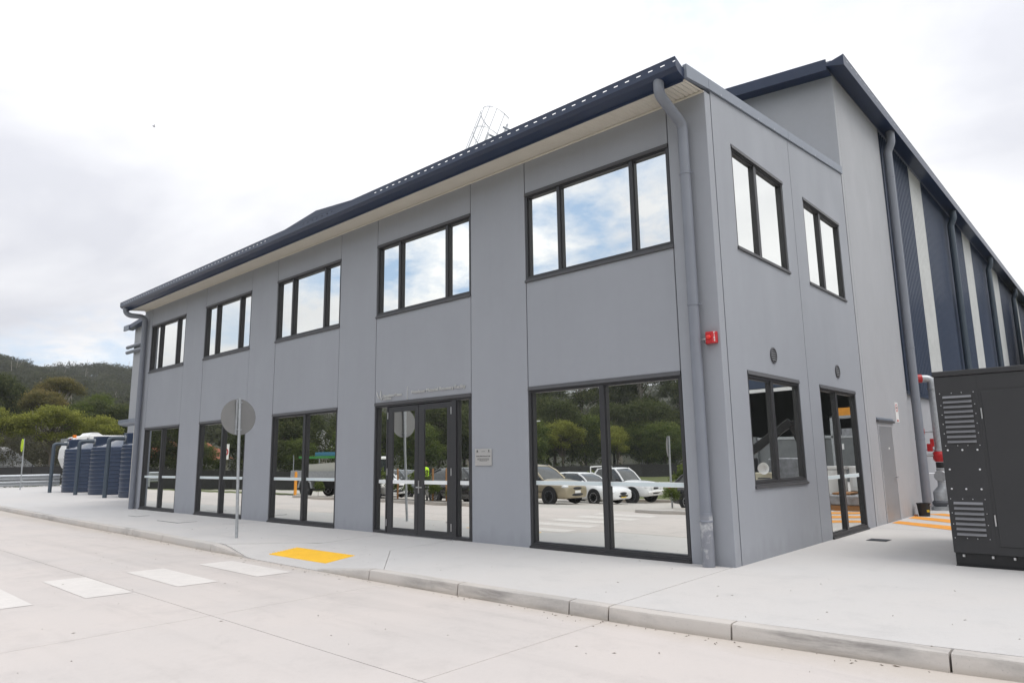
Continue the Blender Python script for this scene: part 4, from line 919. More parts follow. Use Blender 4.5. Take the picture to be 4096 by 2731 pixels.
def car(name, loc, label, paint, L=4.4, Wd=1.75, H=1.48, belt=.93, hood=.80, nose=.62, cab=(-1.95, -1.25, .25, 1.05), wr=.32, wb=(1.35, -1.3), clear=.20, plate=None, dark=False, ute=False, group='parked cars mirrored in the office glass', rz=0.):
    c = root(name, (0, 0, 0), label, 'car', group); w = Wd/2; hl = L/2
    b0, t0, t1, b1 = cab
    st = [(-hl, .46, belt-.16, .78), (-hl+.06, clear+.14, belt-.07, .86), (-hl+.22, clear+.04, belt-.01, .94), (-hl+.6, clear, belt+.01, .99), (0, clear, belt, 1.), (b1-.1, clear, belt, 1.), (b1+.25, clear, belt-.02, .995),
          (hl-.75, clear, hood+.02, .975), (hl-.40, clear, hood-.02, .955), (hl-.20, clear+.0, (hood+nose)/2+.02, .915), (hl-.07, clear+.02, nose+.03, .85), (hl-.01, clear+.05, nose-.05, .79), (hl, clear+.10, nose-.14, .72)]
    bd = MB(); vs = []
    for x, zb, zt, k in st:
        ww = w*k; h = zt-zb
        half = [(.0, zb), (.84*ww, zb), (.96*ww, zb+.10*min(1, h)), (ww, zb+.34*h), (.985*ww, zb+.62*h), (.95*ww, zt-.11*min(1, h*1.6)), (.86*ww, zt-.025), (.5*ww, zt+.012), (0, zt+.025)]
        ring = half+[(-y, z) for y, z in half[-2:0:-1]]; vs += [(x, y, z) for y, z in ring]
    n = 16; m_ = len(st)
    bd.add(vs, [(i*n+j, i*n+(j+1) % n, (i+1)*n+(j+1) % n, (i+1)*n+j) for i in range(m_-1) for j in range(n)]+[tuple(range(n))[::-1], tuple((m_-1)*n+j for j in range(n))])
    body = bd.build('body', paint, c, smooth=55)
    def rr(xa, xb, hw, z, r):
        q = []
        for (cx_, cy_, a0) in ((xb-r, hw-r, 0), (xa+r, hw-r, 90), (xa+r, -hw+r, 180), (xb-r, -hw+r, 270)):
            q += [(cx_+r*math.cos(R(a0+30*k)), cy_+r*math.sin(R(a0+30*k)), z) for k in range(4)]
        return q
    def stack(rings, cap=True):
        k = len(rings[0]); vs = [p for g in rings for p in g]; fs = [(i*k+j, i*k+(j+1) % k, (i+1)*k+(j+1) % k, (i+1)*k+j) for i in range(len(rings)-1) for j in range(k)]
        return MB().add(vs, fs+[tuple((len(rings)-1)*k+j for j in range(k))])
    def ell(cx_, cy_, cz_, rx, ry, rz2):
        b = MB(); vs = []
        for i in range(7):
            a = math.pi*(i/6-.5)
            vs += [(cx_+rx*math.cos(a)*math.cos(2*math.pi*k/12), cy_+ry*math.cos(a)*math.sin(2*math.pi*k/12), cz_+rz2*math.sin(a)) for k in range(12)]
        return b.add(vs, [(i*12+k, i*12+(k+1) % 12, (i+1)*12+(k+1) % 12, (i+1)*12+k) for i in range(6) for k in range(12)])
    wt = w*.72; wb_ = w*.92; zm = belt+(H-belt)*.55
    stack([rr(b0, b1, wb_, belt-.03, .12), rr(b0+(t0-b0)*.5-.03, b1+(t1-b1)*.55+.05, (wb_+wt)/2+.03, zm, .14), rr(t0, t1, wt, H-.05, .14)]).build('glazing', cglass, c, smooth=50)
    stack([rr(t0-.05, t1+.05, wt+.012, H-.075, .16), rr(t0-.02, t1+.02, wt-.01, H-.035, .16), rr(t0+.2, t1-.2, wt-.2, H-.004, .2), rr(t0+.5, t1-.5, wt-.4, H, .15) if t1-t0 > 1.2 else rr(t0+.3, t1-.3, wt-.3, H, .1)]).build('roof', paint, c, smooth=60)
    for s_ in (-1, 1):
        p = MB()
        p.tube([(b0+.04, s_*(wb_-.03), belt-.02), (b0+(t0-b0)*.5+.02, s_*((wb_+wt)/2-.005), zm), (t0+.05, s_*(wt-.04), H-.05)], .06, 8)
        p.tube([(b1-.03, s_*(wb_-.03), belt-.02), (b1+(t1-b1)*.55+.01, s_*((wb_+wt)/2-.01), zm), (t1-.03, s_*(wt-.03), H-.05)], .045, 8)
        p.build('pillar', paint, c, smooth=60)
        if not ute:
            m0 = (b0+b1)/2-.05; m1 = (t0+t1)/2; MB().tube([(m0, s_*(wb_+.0), belt-.02), ((m0+m1)/2, s_*((wb_+wt)/2+.02), zm), (m1, s_*wt, H-.06)], .04, 8).build('door_pillar', black, c, smooth=60)
        ell(b1-.28, s_*(w+.09), belt+.08, .08, .10, .075).build('mirror', paint if not dark else black, c, smooth=60)
        ell(hl-.17, s_*w*.70, nose-.065, .17, .17, .085).build('headlight', lampw, c, smooth=60)
        ell(-hl+.13, s_*w*.74, .80, .13, .15, .085).build('tail_light', lampr, c, smooth=60)
        for wx in wb:
            MB().lathe([(wr+.055, -.03), (wr+.06, .0), (wr+.05, .006)] if s_ > 0 else [(wr+.05, -.006), (wr+.06, 0), (wr+.055, .03)], (wx, s_*w, wr+.02), 24, 'y').build('wheel_arch', black, c)
            wheel(c, wx, s_*(w-.085), wr, wr, .20, dark)
        MB().box(-.9, .95, s_*(w*1.0)-.004, s_*(w*1.0)+.004, belt*.5-.01, belt*.5+.015).build('door_trim', black if dark else paint, c)
    ell(hl-.035, 0, nose-.135, .06, w*.44, .075).build('grille', black, c, smooth=60)
    ell(hl-.04, 0, clear+.17, .07, w*.58, .085).build('bumper_intake', black, c, smooth=60)
    if plate: MB().box(hl+.004, hl+.018, -.19, .19, nose-.33, nose-.22).build('number_plate', plate, c)
    c.location = loc; c.rotation_euler.z = rz
    return c
gs = lambda x, y: (x, y, gz(y))
gcar = car('parked_car', gs(-16.1, -14.9), 'gold four wheel drive parked between the black car and the white sedan', gold, L=4.35, Wd=1.8, H=1.70, belt=1.08, hood=1.0, nose=.82, cab=(-2.05, -1.75, .15, .95), wr=.36, wb=(1.35, -1.3), clear=.26, plate=white, dark=True)
scar = car('parked_car', gs(-16.2, -18.3), 'white sedan with yellow number plate parked beside the gold four wheel drive', carw, L=4.6, Wd=1.78, H=1.46, plate=ply)
# ute
u = car('parked_ute', gs(-16.7, -21.6), 'white tray utility with dark bull bar at the end of the parked row', carw, L=5.1, Wd=1.85, H=1.78, belt=1.12, hood=1.06, nose=.86, cab=(-.55, -.35, .55, 1.2), wr=.38, wb=(1.7, -1.4), clear=.34, plate=white, dark=True, ute=True)
u['category'] = 'ute'; uw = ORG[u.name]
MB().box(-2.6, -.62, -.93, .93, .86, .92).build('tray', galv, u)
for s_ in (-1, 1):
    MB().box(-2.6, -.62, s_*.93-.02, s_*.93+.02, .92, 1.17).build('tray_side', galv, u); MB().tube([(-.66, s_*.85, .92), (-.66, s_*.85, 1.84)], .035, 6).build('headboard_post', white, u)
    MB().tube([(2.62, s_*.45, .45), (2.68, s_*.45, .85), (2.5, s_*.45, 1.0)], .035, 8).build('bull_bar', white, u)
MB().tube([(-.66, -.85, 1.84), (-.66, .85, 1.84)], .035, 6).build('headboard_rail', white, u); MB().tube([(2.66, -.9, .55), (2.72, -.45, .58), (2.72, .45, .58), (2.66, .9, .55)], .05, 8).build('bull_bar', white, u)
car('parked_car', gs(-17.0, -11.5), 'black hatchback with spoked wheels behind the planted kerb island', carb, L=4.3, plate=None, wb=(1.3, -1.25), rz=R(4))
car('parked_car', gs(-27.6, -14.4), 'white hatchback parked behind the staked shrubs of the island', carw, L=4.4, Wd=1.8, H=1.62, belt=1.0, wr=.34, hood=.9, nose=.74)
car('parked_car', gs(-28.5, -17.4), 'dark grey wagon parked on the far side of the white hatchback', carg, L=4.6, H=1.58, belt=1.0)
car('parked_car', gs(-6.9, -14.7), 'black car tail with red light beside the round sign post', carb, L=4.4, rz=0.)
# tray truck seen beside the third window
tk = root('tray_truck', (0, 0, 0), 'grey tray truck with caged load parked near the orange bollard', 'truck')
def lb(nm, a, m, **k): return MB().box(*a).build(nm, m, tk, **k)
lb('cab', (1.1, 2.7, -.95, .95, .5, 2.05), white, bevel=.08); lb('windscreen', (2.705, 2.71, -.8, .8, 1.25, 1.9), cglass)
lb('tray', (-2.4, 1.0, -1.05, 1.05, .92, 1.05), galv)
for s_ in (-1, 1):
    lb('tray_side', (-2.4, 1.0, s_*1.05-.02, s_*1.05+.02, 1.055, 1.38), galv)
    MB().tube([(-2.3, s_*1.0, 1.05), (-2.3, s_*1.0, 2.2)], .03, 6).build('rack_post', galv, tk); MB().tube([(1.0, s_*1.0, 1.05), (1.0, s_*1.0, 2.2)], .03, 6).build('rack_post', galv, tk)
    for wx in (-1.4, 1.7): wheel(tk, wx, s_*.88, .42, .42, .25, False, 6)
    MB().prism([(-1.95, .5), (-1.85, .86), (-.95, .86), (-.85, .5), (-.95, .5), (-1.05, .8), (-1.75, .8), (-1.85, .5)], s_*.75, s_*1.02, 'y').build('mudguard', galv, tk)
MB().prism([(-1.9, 1.06), (-1.75, 1.72), (.6, 1.80), (.8, 1.06)], -.8, .8, 'y').build('load_box', mat('faded_cream_box', (.55, .55, .50), .6), tk)
lb('rolled_sheet', (-2.0, .9, -.9, .9, 2.02, 2.14), mat('green_rack', (.05, .25, .06), .6)); lb('rolled_sheet', (-1.0, .9, -.7, .7, 2.15, 2.35), mat('blue_cover', (.06, .2, .33), .6)); lb('chassis', (-2.3, 2.4, -.4, .4, .45, .9), black)
tk.location = gs(-27.6, -12.0); tk.rotation_euler.z = R(-14)
# refuse truck behind tanks (heading +Y, rear toward -Y)
rt_ = root('garbage_truck', (-52.3, 9, -.1), 'white garbage truck with curved tailgate behind the far water tank', 'truck')
X0, X1, Y0 = -54.6, -52.1, 6.35
tail = [(Y0+.6, .95), (Y0+.15, 1.35), (Y0-.12, 2.0), (Y0-.08, 2.6), (Y0+.12, 3.1), (Y0+.42, 3.5), (Y0+.95, 3.62), (Y0+1.05, .95)]
MB().prism(tail, X0, X1, 'x').build('tailgate', white, rt_, bevel=.04)
MB().box(X0, X1, Y0+1.12, Y0+9.0, .95, 3.62).build('body', white, rt_, bevel=.06)
MB().box(X1+.002, X1+.02, Y0+1.5, Y0+4.6, 2.6, 3.2).build('side_panel', teal, rt_)
MB().box(X0, X1, Y0+9.2, Y0+11.0, .55, 2.95).build('cab', white, rt_, bevel=.08); MB().box(X0+.2, X1-.2, Y0+.9, Y0+10.6, .5, .9).build('chassis', black, rt_)
MB().box(X1-.02, X1+.012, Y0+.15, Y0+.42, 1.2, 1.7).build('marker_panel', lampo, rt_); MB().box(X1-.35, X1-.1, Y0+.12, Y0+.3, 3.42, 3.62).build('beacon', lampo, rt_)
MB().box(X0+.1, X1-.02, Y0-.05, Y0+.05, 3.18, 3.40).build('light_bar', galv, rt_); MB().box(X1-.25, X1-.02, Y0-.08, Y0-.05, 3.22, 3.36).build('tail_light', lampr, rt_)
MB().box(X1-.3, X1-.02, Y0+.1, Y0+.2, .82, 1.05).build('tail_light', lampr, rt_); MB().box(X0, X1, Y0+.2, Y0+.35, .62, .78).build('rear_bar', galv, rt_)
MB().prism([(Y0+.9, 3.4), (Y0+1.3, 3.82), (Y0+1.7, 3.82), (Y0+2.2, 3.52)], X0+.2, X1-.2, 'x').build('hopper_hood', white, rt_)
for y in (Y0+2.6, Y0+3.9, Y0+9.9):
    for x in (X0+.15, X1-.15):
        MB().lathe([(.3, -.14), (.5, -.14), (.52, 0), (.5, .14), (.3, .14)], (x, y, .42), 24, 'x').build('wheel', rubber, rt_, smooth=40)

# ------------------------------------------------------------------ kerb islands, car park furniture (mirrored in the glass)
def island(name, poly, zt, zb, fill, lab):
    t = bpy.data.objects.new(name, None); COL.objects.link(t); t['kind'] = 'structure'; ORG[t.name] = Vector((0, 0, 0))
    b = MB(); n = len(poly); cx_ = sum(p[0] for p in poly)/n; cy_ = sum(p[1] for p in poly)/n
    def ins(p, d):
        v = Vector((cx_-p[0], cy_-p[1])); l_ = v.length; v = v/l_*min(d*1.3, l_*.8); return (p[0]+v.x, p[1]+v.y)
    z = lambda p, h: gz(p[1])+h
    inn = [ins(p, .9) for p in poly]
    vs = [(*p, z(p, -.05)) for p in poly]+[(*ins(p, .02), z(p, .13)) for p in poly]+[(*p, z(p, .14)) for p in inn]
    b.add(vs, [(r*n+i, r*n+(i+1) % n, (r+1)*n+(i+1) % n, (r+1)*n+i) for r in range(2) for i in range(n)]); b.build('kerb_edge', kerbm, t)
    MB().add([(*p, z(p, .13)) for p in inn]+[(cx_, cy_, gz(cy_)+.15)], [(i, (i+1) % n, n) for i in range(n)]).build('bed', fill, t)
def arc(cx, cy, r, a0, a1, n=7): return [(cx+r*math.cos(R(a0+(a1-a0)*k/n)), cy+r*math.sin(R(a0+(a1-a0)*k/n))) for k in range(n+1)]
island('kerb_island', [(-13.4, -8.2), (-17, -8.15)]+arc(-25.4, -8.75, .6, 90, 270)+[(-20, -9.7), (-13.4, -9.7)], 0, 0, mulch, '')
island('sign_island', [(12, -9.1), (-6.3, -8.75)]+arc(-7.0, -9.4, .55, 110, 250)+[(-7.3, -11.0), (-7.2, -12.4), (12, -12.6)], 0, 0, kerbm, '')
island('row_end_island', arc(-12.2, -23.6, .7, -80, 80)+[(-18, -22.9), (-22, -22.9), (-22, -24.3)], 0, 0, kerbm, '')
o = grid_sheet('verge', [-48, -30, -10, 10], [-44, -36, -28, -25], lambda x, y: gz(y)+.06, grassm, kind='structure')
o = grid_sheet('driveway', [-47, -30, -10, 10], [-52, -48, -44.2], lambda x, y: gz(y)+.05, parkm, kind='structure')
o = grid_sheet('grass_strip', [-48, -40, -31], [-12.6, -11, -9.6, -9.0], lambda x, y: gz(y)+.05, grassm, kind='structure')
def signpost(x, y, h, lab, disc, face, rz, cat='road sign', r=.36):
    t = root('sign_post', (x, y, gz(y)), lab, cat); z = gz(y)
    MB().tube([(x, y, z), (x, y, z+h)], .032, 10).build('post', galv, t)
    def T(p): c, s2 = math.cos(rz), math.sin(rz); return (x+c*p[0]-s2*p[1], y+s2*p[0]+c*p[1], z+h-r+p[2])
    MB(T).lathe([(r, .034), (r, .040)], (0, 0, 0), 32, 'y').build('plate', alu, t); MB(T).lathe([(r*.97, .0405), (r*.97, .042)], (0, 0, 0), 32, 'y').build('face', face, t)
signpost(-7.6, -11.6, 2.5, 'round sign on a post in the kerb island, seen mirrored in the big window', True, white, R(70))
t = root('sign_post', (-39.5, -11.4, gz(-11.4)), 'white sign panel with red ring on a thin post by the fence', 'road sign')
MB().tube([(-39.5, -11.4, gz(-11.4)), (-39.5, -11.4, 3.0)], .04, 8).build('post', galv, t); MB().box(-39.46, -39.45, -11.7, -11.1, 1.7, 2.7).build('plate', white, t)
MB().lathe([(.17, .0), (.25, .0), (.25, .012), (.17, .012)], (-39.448, -11.4, 2.2), 20, 'x', caps=False).build('ring', red, t)
bo = root('bollard', (-25.6, -8.3, -.17), 'slim orange bollard on the concrete near the tray truck', 'bollard'); MB().lathe([(.06, 0), (.06, 1.05), (.045, 1.12), (0, 1.13)], (-25.6, -8.3, -.12), 14).build('tube', orange, bo, smooth=40)
pl_ = root('light_pole', (-40, -43, -1.2), 'tall black light pole standing among the green trees', 'light pole'); MB().tube([(-40, -43, -1.2), (-40, -43, 5.0)], [.08, .05], 10).build('mast', black, pl_); MB().box(-40.2, -39.4, -43.1, -42.9, 4.95, 5.05).build('lamp_head', white, pl_)
# houses beyond the trees
def house(x, y, w, d, h, roofm_, rz, lab):
    t = root('house', (0, 0, 0), lab, 'house'); MB().box(-w/2, w/2, -d/2, d/2, 0, h).build('walls', houses, t)
    MB().prism([(-d/2-.4, h), (d/2+.4, h), (0, h+d*.28)], -w/2-.4, w/2+.4, 'x').build('roof', roofm_, t)
    for k in (-1, 1): MB().box(k*w/4-.6, k*w/4+.6, -d/2-.03, -d/2, 1.0, 2.2).build('window', cglass, t)
    MB().box(w/2, w/2+.03, -1, 1, 1.0, 2.3).build('window', cglass, t)
    t.location = (x, y, gz(y)-.2); t.rotation_euler.z = rz
house(-76, -42, 14, 9, 4.2, roofwhite, R(35), 'white roofed building half hidden behind the trees')
house(-74, -22, 10, 7, 3.0, roofred, R(60), 'cream house with terracotta roof beyond the trees')

# person in hi-vis
def person(loc, rz, lab):
    p = root('person', (0, 0, 0), lab, 'person')
    J_ = {'pel': (0, 0, .95), 'spn': (.01, 0, 1.2), 'che': (.02, 0, 1.38), 'nek': (.02, 0, 1.52), 'hed': (.04, 0, 1.64), 'top': (.03, 0, 1.75),
          'shl': (.01, .19, 1.44), 'ell': (.0, .26, 1.17), 'wrl': (.12, .25, .96), 'hal': (.17, .24, .88), 'shr': (.01, -.19, 1.44), 'elr': (-.02, -.26, 1.16), 'wrr': (.08, -.25, .93), 'har': (.12, -.24, .85),
          'hil': (0, .09, .90), 'knl': (.04, .10, .50), 'anl': (-.02, .10, .09), 'tol': (.17, .11, .03), 'hir': (0, -.09, .90), 'knr': (.01, -.10, .50), 'anr': (-.05, -.10, .09), 'tor': (.13, -.11, .03)}
    rad = dict(pel=.15, spn=.14, che=.15, nek=.06, hed=.095, top=.06, shl=.075, ell=.05, wrl=.035, hal=.03, shr=.075, elr=.05, wrr=.035, har=.03, hil=.10, knl=.07, anl=.05, tol=.04, hir=.10, knr=.07, anr=.05, tor=.04)
    ks = list(J_); E_ = [('pel', 'spn'), ('spn', 'che'), ('che', 'nek'), ('nek', 'hed'), ('hed', 'top'), ('che', 'shl'), ('shl', 'ell'), ('ell', 'wrl'), ('wrl', 'hal'), ('che', 'shr'), ('shr', 'elr'), ('elr', 'wrr'), ('wrr', 'har'),
          ('pel', 'hil'), ('hil', 'knl'), ('knl', 'anl'), ('anl', 'tol'), ('pel', 'hir'), ('hir', 'knr'), ('knr', 'anr'), ('anr', 'tor')]
    me = bpy.data.meshes.new('body'); me.from_pydata([J_[k] for k in ks], [(ks.index(a), ks.index(b)) for a, b in E_], []); me.materials.append(navyc)
    o = link('body', me, p, navyc); md = o.modifiers.new('skin', 'SKIN')
    for i, k in enumerate(ks): me.skin_vertices[0].data[i].radius = (rad[k], rad[k]); me.skin_vertices[0].data[i].use_root = (k == 'pel')
    o.modifiers.new('sub', 'SUBSURF').levels = 1; o.modifiers['sub'].render_levels = 2
    v = MB(); prof = [(.20, 1.0), (.205, 1.1), (.20, 1.25), (.215, 1.38), (.19, 1.46), (.10, 1.52)]
    v.lathe(prof, (.01, 0, 0), 20); ve = v.mesh('vest', hiv, None, 50)
    for q in ve.vertices: q.co.x = (q.co.x-.01)*.78+.01
    link('vest', ve, p)
    hh = MB().lathe([(.105, 1.60), (.112, 1.66), (.10, 1.73), (.05, 1.77), (0, 1.775)], (.02, 0, 0), 18).build('hair', hairm, p, smooth=50)
    fc = MB().lathe([(.045, 1.50), (.075, 1.55), (.09, 1.60), (.092, 1.65), (.08, 1.70), (.03, 1.74)], (.055, 0, 0), 16).build('head', skinm, p, smooth=50)
    MB().box(.145, .165, -.012, .012, 1.60, 1.635).build('nose', skinm, p, bevel=.006)
    p.location = loc; p.rotation_euler.z = rz
person(gs(-19.6, -11.3), R(200), 'person in a yellow hi-vis vest standing by the parked cars')

# ------------------------------------------------------------------ yard at the side (seen in the side windows)
sh = root('open_shed', (9, 31, 0), 'open fronted dark shed with pale beam and low concrete wall', 'shed')
MB().box(1.5, 24, 38, 38.3, 0, 9).build('rear_wall', shedd, sh); MB().box(23.7, 24, 31, 38, 0, 9).build('end_wall', shedd, sh); MB().box(1.5, 1.8, 31, 38, 0, 9).build('end_wall', shedd, sh)
MB().box(1.5, 24, 31, 38.3, 9, 9.2).build('roof', shedd, sh); MB().box(1.5, 24, 30.95, 31.1, 5.35, 9).build('fascia_cladding', cladb, sh); MB().box(1.5, 24, 30.85, 31.0, 5.1, 5.3).build('beam', white, sh)
for x in (4.5, 8.4, 12.3, 16.2): MB().box(x, x+.3, 30.3, 30.7, 0, 2.5).build('push_wall_post', shedg, sh)
MB().box(3, 22, 30.45, 30.62, 0, 2.3).build('push_wall', shedg, sh); MB().box(3, 22, 30.4, 30.67, 2.31, 2.45).build('push_wall_cap', galv, sh)
MB().box(7.42, 7.72, 30.43, 30.445, 1.7, 2.0).build('notice', white, sh)
def pallet(x, y, w, d, h, m, lab, rz=0.):
    t = root('wrapped_pallet', (x, y, 0), lab, 'pallet', 'wrapped goods in the side yard')
    for k in range(3): MB().box(x-w/2, x+w/2, y-d/2+k*(d-.1)/2, y-d/2+k*(d-.1)/2+.1, .0, .09).build('bearer', timber, t)
    MB().box(x-w/2, x+w/2, y-d/2, y+d/2, .095, .13).build('deck', timber, t); MB().box(x-w/2+.03, x+w/2-.03, y-d/2+.03, y+d/2-.03, .135, h).build('load', m, t, bevel=.04)
pallet(4.15, 13.9, 1.3, 1.2, 1.36, wrap, 'tall grey shrink-wrapped pallet below the loader arm')
pallet(1.75, 11.1, 1.1, 1.3, .40, wrap, 'low stack of wrapped sheets on timber beside the orange stripes')
o = MB().box(1.5, 1.95, 10.6, 11.4, .41, .45).build('cardboard_sheet', cardb); tag(o, 'brown cardboard sheet lying on the low wrapped stack', 'cardboard')
t = root('white_drum', (2.35, 12.3, 0), 'white cylindrical vessel with square lid beside the white cabinet', 'vessel'); MB().lathe([(.26, .3), (.30, .35), (.30, 1.0), (.26, 1.03)], (2.35, 12.3, 0), 24).build('shell', white, t, smooth=40); MB().box(2.0, 2.7, 12.0, 12.6, 1.04, 1.12).build('lid', white, t); MB().box(2.15, 2.55, 12.1, 12.5, 0, .3).build('stand', galv, t)
t = root('white_cabinet', (1.7, 12.6, 0), 'white cabinet on timber bearers with a small panel', 'cabinet'); MB().box(1.42, 1.98, 12.3, 12.9, .42, 1.12).build('case', white, t, bevel=.02); MB().box(1.5, 1.9, 12.29, 12.3, .55, .95).build('door', bandw, t); MB().box(1.4, 2.0, 12.28, 12.92, .34, .415).build('bearer', timber, t); MB().box(1.45, 1.95, 12.35, 12.85, 0, .34).build('stand', galv, t)
t = root('storage_rack', (4.0, 20, 0), 'tall steel rack with an orange crate on top', 'rack')
for x in (3.5, 4.6):
    for y in (19.7, 20.6): MB().box(x, x+.08, y, y+.08, 0, 2.95).build('upright', galv, t)
for z in (2.1, 2.88): MB().box(3.5, 4.68, 19.7, 20.68, z, z+.07).build('shelf', galv, t)
o = MB().box(3.6, 4.5, 19.75, 20.5, 2.951, 3.26).build('orange_crate', orange); tag(o, 'orange crate on the top shelf of the rack', 'crate')
o = MB().box(3.6, 4.3, 19.75, 20.5, 2.171, 2.45).build('wrapped_roll', wrap); tag(o, 'shiny wrapped roll on the lower shelf of the rack', 'roll')
ex = root('loader', (3.8, 12.6, 0), 'dark loader with a bent lifting arm raised over the pallets', 'loader')
MB().box(4.75, 6.6, 11.2, 12.5, .5, 1.4).build('chassis', mat('machine_dark', (.03, .03, .032), .5), ex, bevel=.05)
MB().box(5.3, 6.4, 11.3, 12.4, 1.41, 2.5).build('cab', cglass, ex, bevel=.05)
am = MB()
def beam(p, q, w, h):
    p, q = Vector(p), Vector(q); d = (q-p).normalized(); s2 = d.cross(Vector((0, 0, 1))).normalized()*w/2; u2 = s2.cross(d).normalized()*h/2
    am.add([p+s2+u2, p-s2+u2, p-s2-u2, p+s2-u2, q+s2+u2, q-s2+u2, q-s2-u2, q+s2-u2], [(0, 1, 2, 3), (7, 6, 5, 4), (0, 4, 5, 1), (1, 5, 6, 2), (2, 6, 7, 3), (3, 7, 4, 0)])
beam((4.9, 11.2, 1.25), (3.28, 11.56, 2.42), .2, .24); beam((3.30, 11.55, 2.44), (3.0, 11.66, 1.5), .16, .2); am.build('lifting_arm', black, ex, bevel=.02)
MB().box(3.05, 3.15, 11.52, 11.56, 1.82, 1.94).build('decal', lampo, ex)
for x in (5.0, 6.3):
    for y in (11.1, 12.6): MB().lathe([(.25, -.15), (.48, -.15), (.5, 0), (.48, .15), (.25, .15)], (x, y, .5), 22, 'y').build('wheel', rubber, ex, smooth=40)
t = root('air_compressor', (3.35, 9.7, 0), 'small cream machine with slotted grille and round white horn', 'machine')
MB().box(3.1, 3.75, 9.45, 10.0, .3, 1.0).build('case', mat('cream_case', (.5, .47, .36), .5), t, bevel=.02)
for k in range(8): MB().box(3.15, 3.5, 9.435, 9.449, .42+.06*k, .45+.06*k).build('grille_slat', seal, t)
MB().lathe([(.05, .0), (.14, -.12), (.16, -.13), (.14, -.11), (.04, 0.05)], (3.28, 9.45, 1.12), 20, 'y').build('horn', white, t, smooth=40); MB().box(3.0, 3.8, 9.4, 10.05, 0, .29).build('skid', timber, t)

# ------------------------------------------------------------------ vegetation
def quads_mesh(name, V, tint, m):
    n = len(V); me = bpy.data.meshes.new(name); me.vertices.add(n*4); me.vertices.foreach_set('co', V.reshape(-1).astype('f4'))
    me.loops.add(n*4); me.loops.foreach_set('vertex_index', np.arange(n*4, dtype='i4')); me.polygons.add(n)
    me.polygons.foreach_set('loop_start', np.arange(0, n*4, 4, dtype='i4'))
    a = me.attributes.new('tint', 'FLOAT', 'FACE'); a.data.foreach_set('value', np.clip(tint, 0, 1).astype('f4'))
    me.materials.append(m); me.update(calc_edges=True); return me
def leaf_quads(C, size, r, flat=.0):
    n = len(C); a = r.normal(size=(n, 3)); a[:, 2] += flat; a /= np.linalg.norm(a, axis=1)[:, None]
    b = np.cross(a, r.normal(size=(n, 3))); b /= np.linalg.norm(b, axis=1)[:, None]; c = np.cross(a, b)
    s = size*(.6+.8*r.random(n))[:, None]; k = .42
    return np.stack([C-b*s*.5, C-c*s*k*.5+b*s*.05, C+b*s*.5, C+c*s*k*.5+b*s*.05], 1)
def crown_pts(ells, ncl, per, spread, r):
    vol = np.array([e[3]*e[4]*e[5] for e in ells])**.7; vol /= vol.sum(); C = []; T = []
    for e, w in zip(ells, vol):
        m = max(int(ncl*w), 4); d = r.normal(size=(m, 3)); d /= np.linalg.norm(d, axis=1)[:, None]; d[:, 2] = np.where(d[:, 2] < -.35, -d[:, 2], d[:, 2])
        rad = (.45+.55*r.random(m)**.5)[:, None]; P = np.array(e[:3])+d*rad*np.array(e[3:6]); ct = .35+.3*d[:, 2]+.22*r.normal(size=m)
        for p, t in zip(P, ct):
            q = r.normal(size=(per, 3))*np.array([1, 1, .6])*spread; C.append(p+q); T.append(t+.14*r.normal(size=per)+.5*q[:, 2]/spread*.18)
    return np.concatenate(C), np.concatenate(T)
def trunk_mb(h, r0, ells, r, nl=5):
    b = MB(); lean = r.normal(size=2)*.04*h
    b.tube([(0, 0, -.3), (lean[0]*.3, lean[1]*.3, h*.35), (lean[0]*.7, lean[1]*.7, h*.65), (lean[0], lean[1], h*.9)], [r0*1.2, r0*.85, r0*.6, r0*.25], 8)
    for e in ells:
        for k in range(nl):
            t = .3+.5*r.random(); p0 = Vector((lean[0]*t, lean[1]*t, h*t)); d = r.normal(size=3)
            d /= np.linalg.norm(d); d[2] = abs(d[2]); p1 = Vector(np.array(e[:3])+d*.75*np.array(e[3:6])); mid = (p0+p1)/2+Vector((0, 0, .06*h))
            b.tube([p0, mid, p1], [r0*.42, r0*.28, r0*.08], 6)
    return b
PROTO = {}
def make_tree(kind, seed, h, ells, lm, bk_, ncl=170, per=26, spread=.28, size=.32, r0=.16, nl=4):
    r = np.random.default_rng(seed); C, T = crown_pts(ells, ncl, per, spread, r)
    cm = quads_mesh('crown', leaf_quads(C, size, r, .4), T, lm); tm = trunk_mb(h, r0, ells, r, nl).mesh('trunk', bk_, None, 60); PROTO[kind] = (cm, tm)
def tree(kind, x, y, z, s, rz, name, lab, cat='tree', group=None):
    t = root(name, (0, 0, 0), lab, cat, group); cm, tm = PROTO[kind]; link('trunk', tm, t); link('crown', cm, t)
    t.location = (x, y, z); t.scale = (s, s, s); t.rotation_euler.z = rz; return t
make_tree('wattle', 11, 6.0, [(0, -1.35, 4.95, 1.35, 1.5, .85), (0, 1.2, 5.15, 1.35, 1.5, .85), (0, 0, 5.65, 1.2, 1.5, .75), (.3, 2.35, 4.35, .95, .95, .65), (-.2, -2.35, 4.3, .95, .95, .65), (-.5, .3, 3.7, 1.0, 1.3, .5)], lf_wattle, barkd, 380, 40, .24, .17, .12, 5)
make_tree('wattle_small', 12, 5.2, [(0, 0, 4.7, 1.15, 1.25, .8), (.2, 1.15, 4.1, .85, .85, .6), (-.2, -1.05, 4.2, .85, .9, .6)], lf_wattle, barkd, 210, 40, .24, .16, .10, 5)
make_tree('dome', 13, 10.6, [(0, 0, 10.1, 1.7, 1.75, .95), (.3, 1.35, 9.55, 1.2, 1.15, .75), (-.2, -1.35, 9.5, 1.2, 1.15, .75)], lf_bronze, bark, 300, 36, .26, .20, .20, 5)
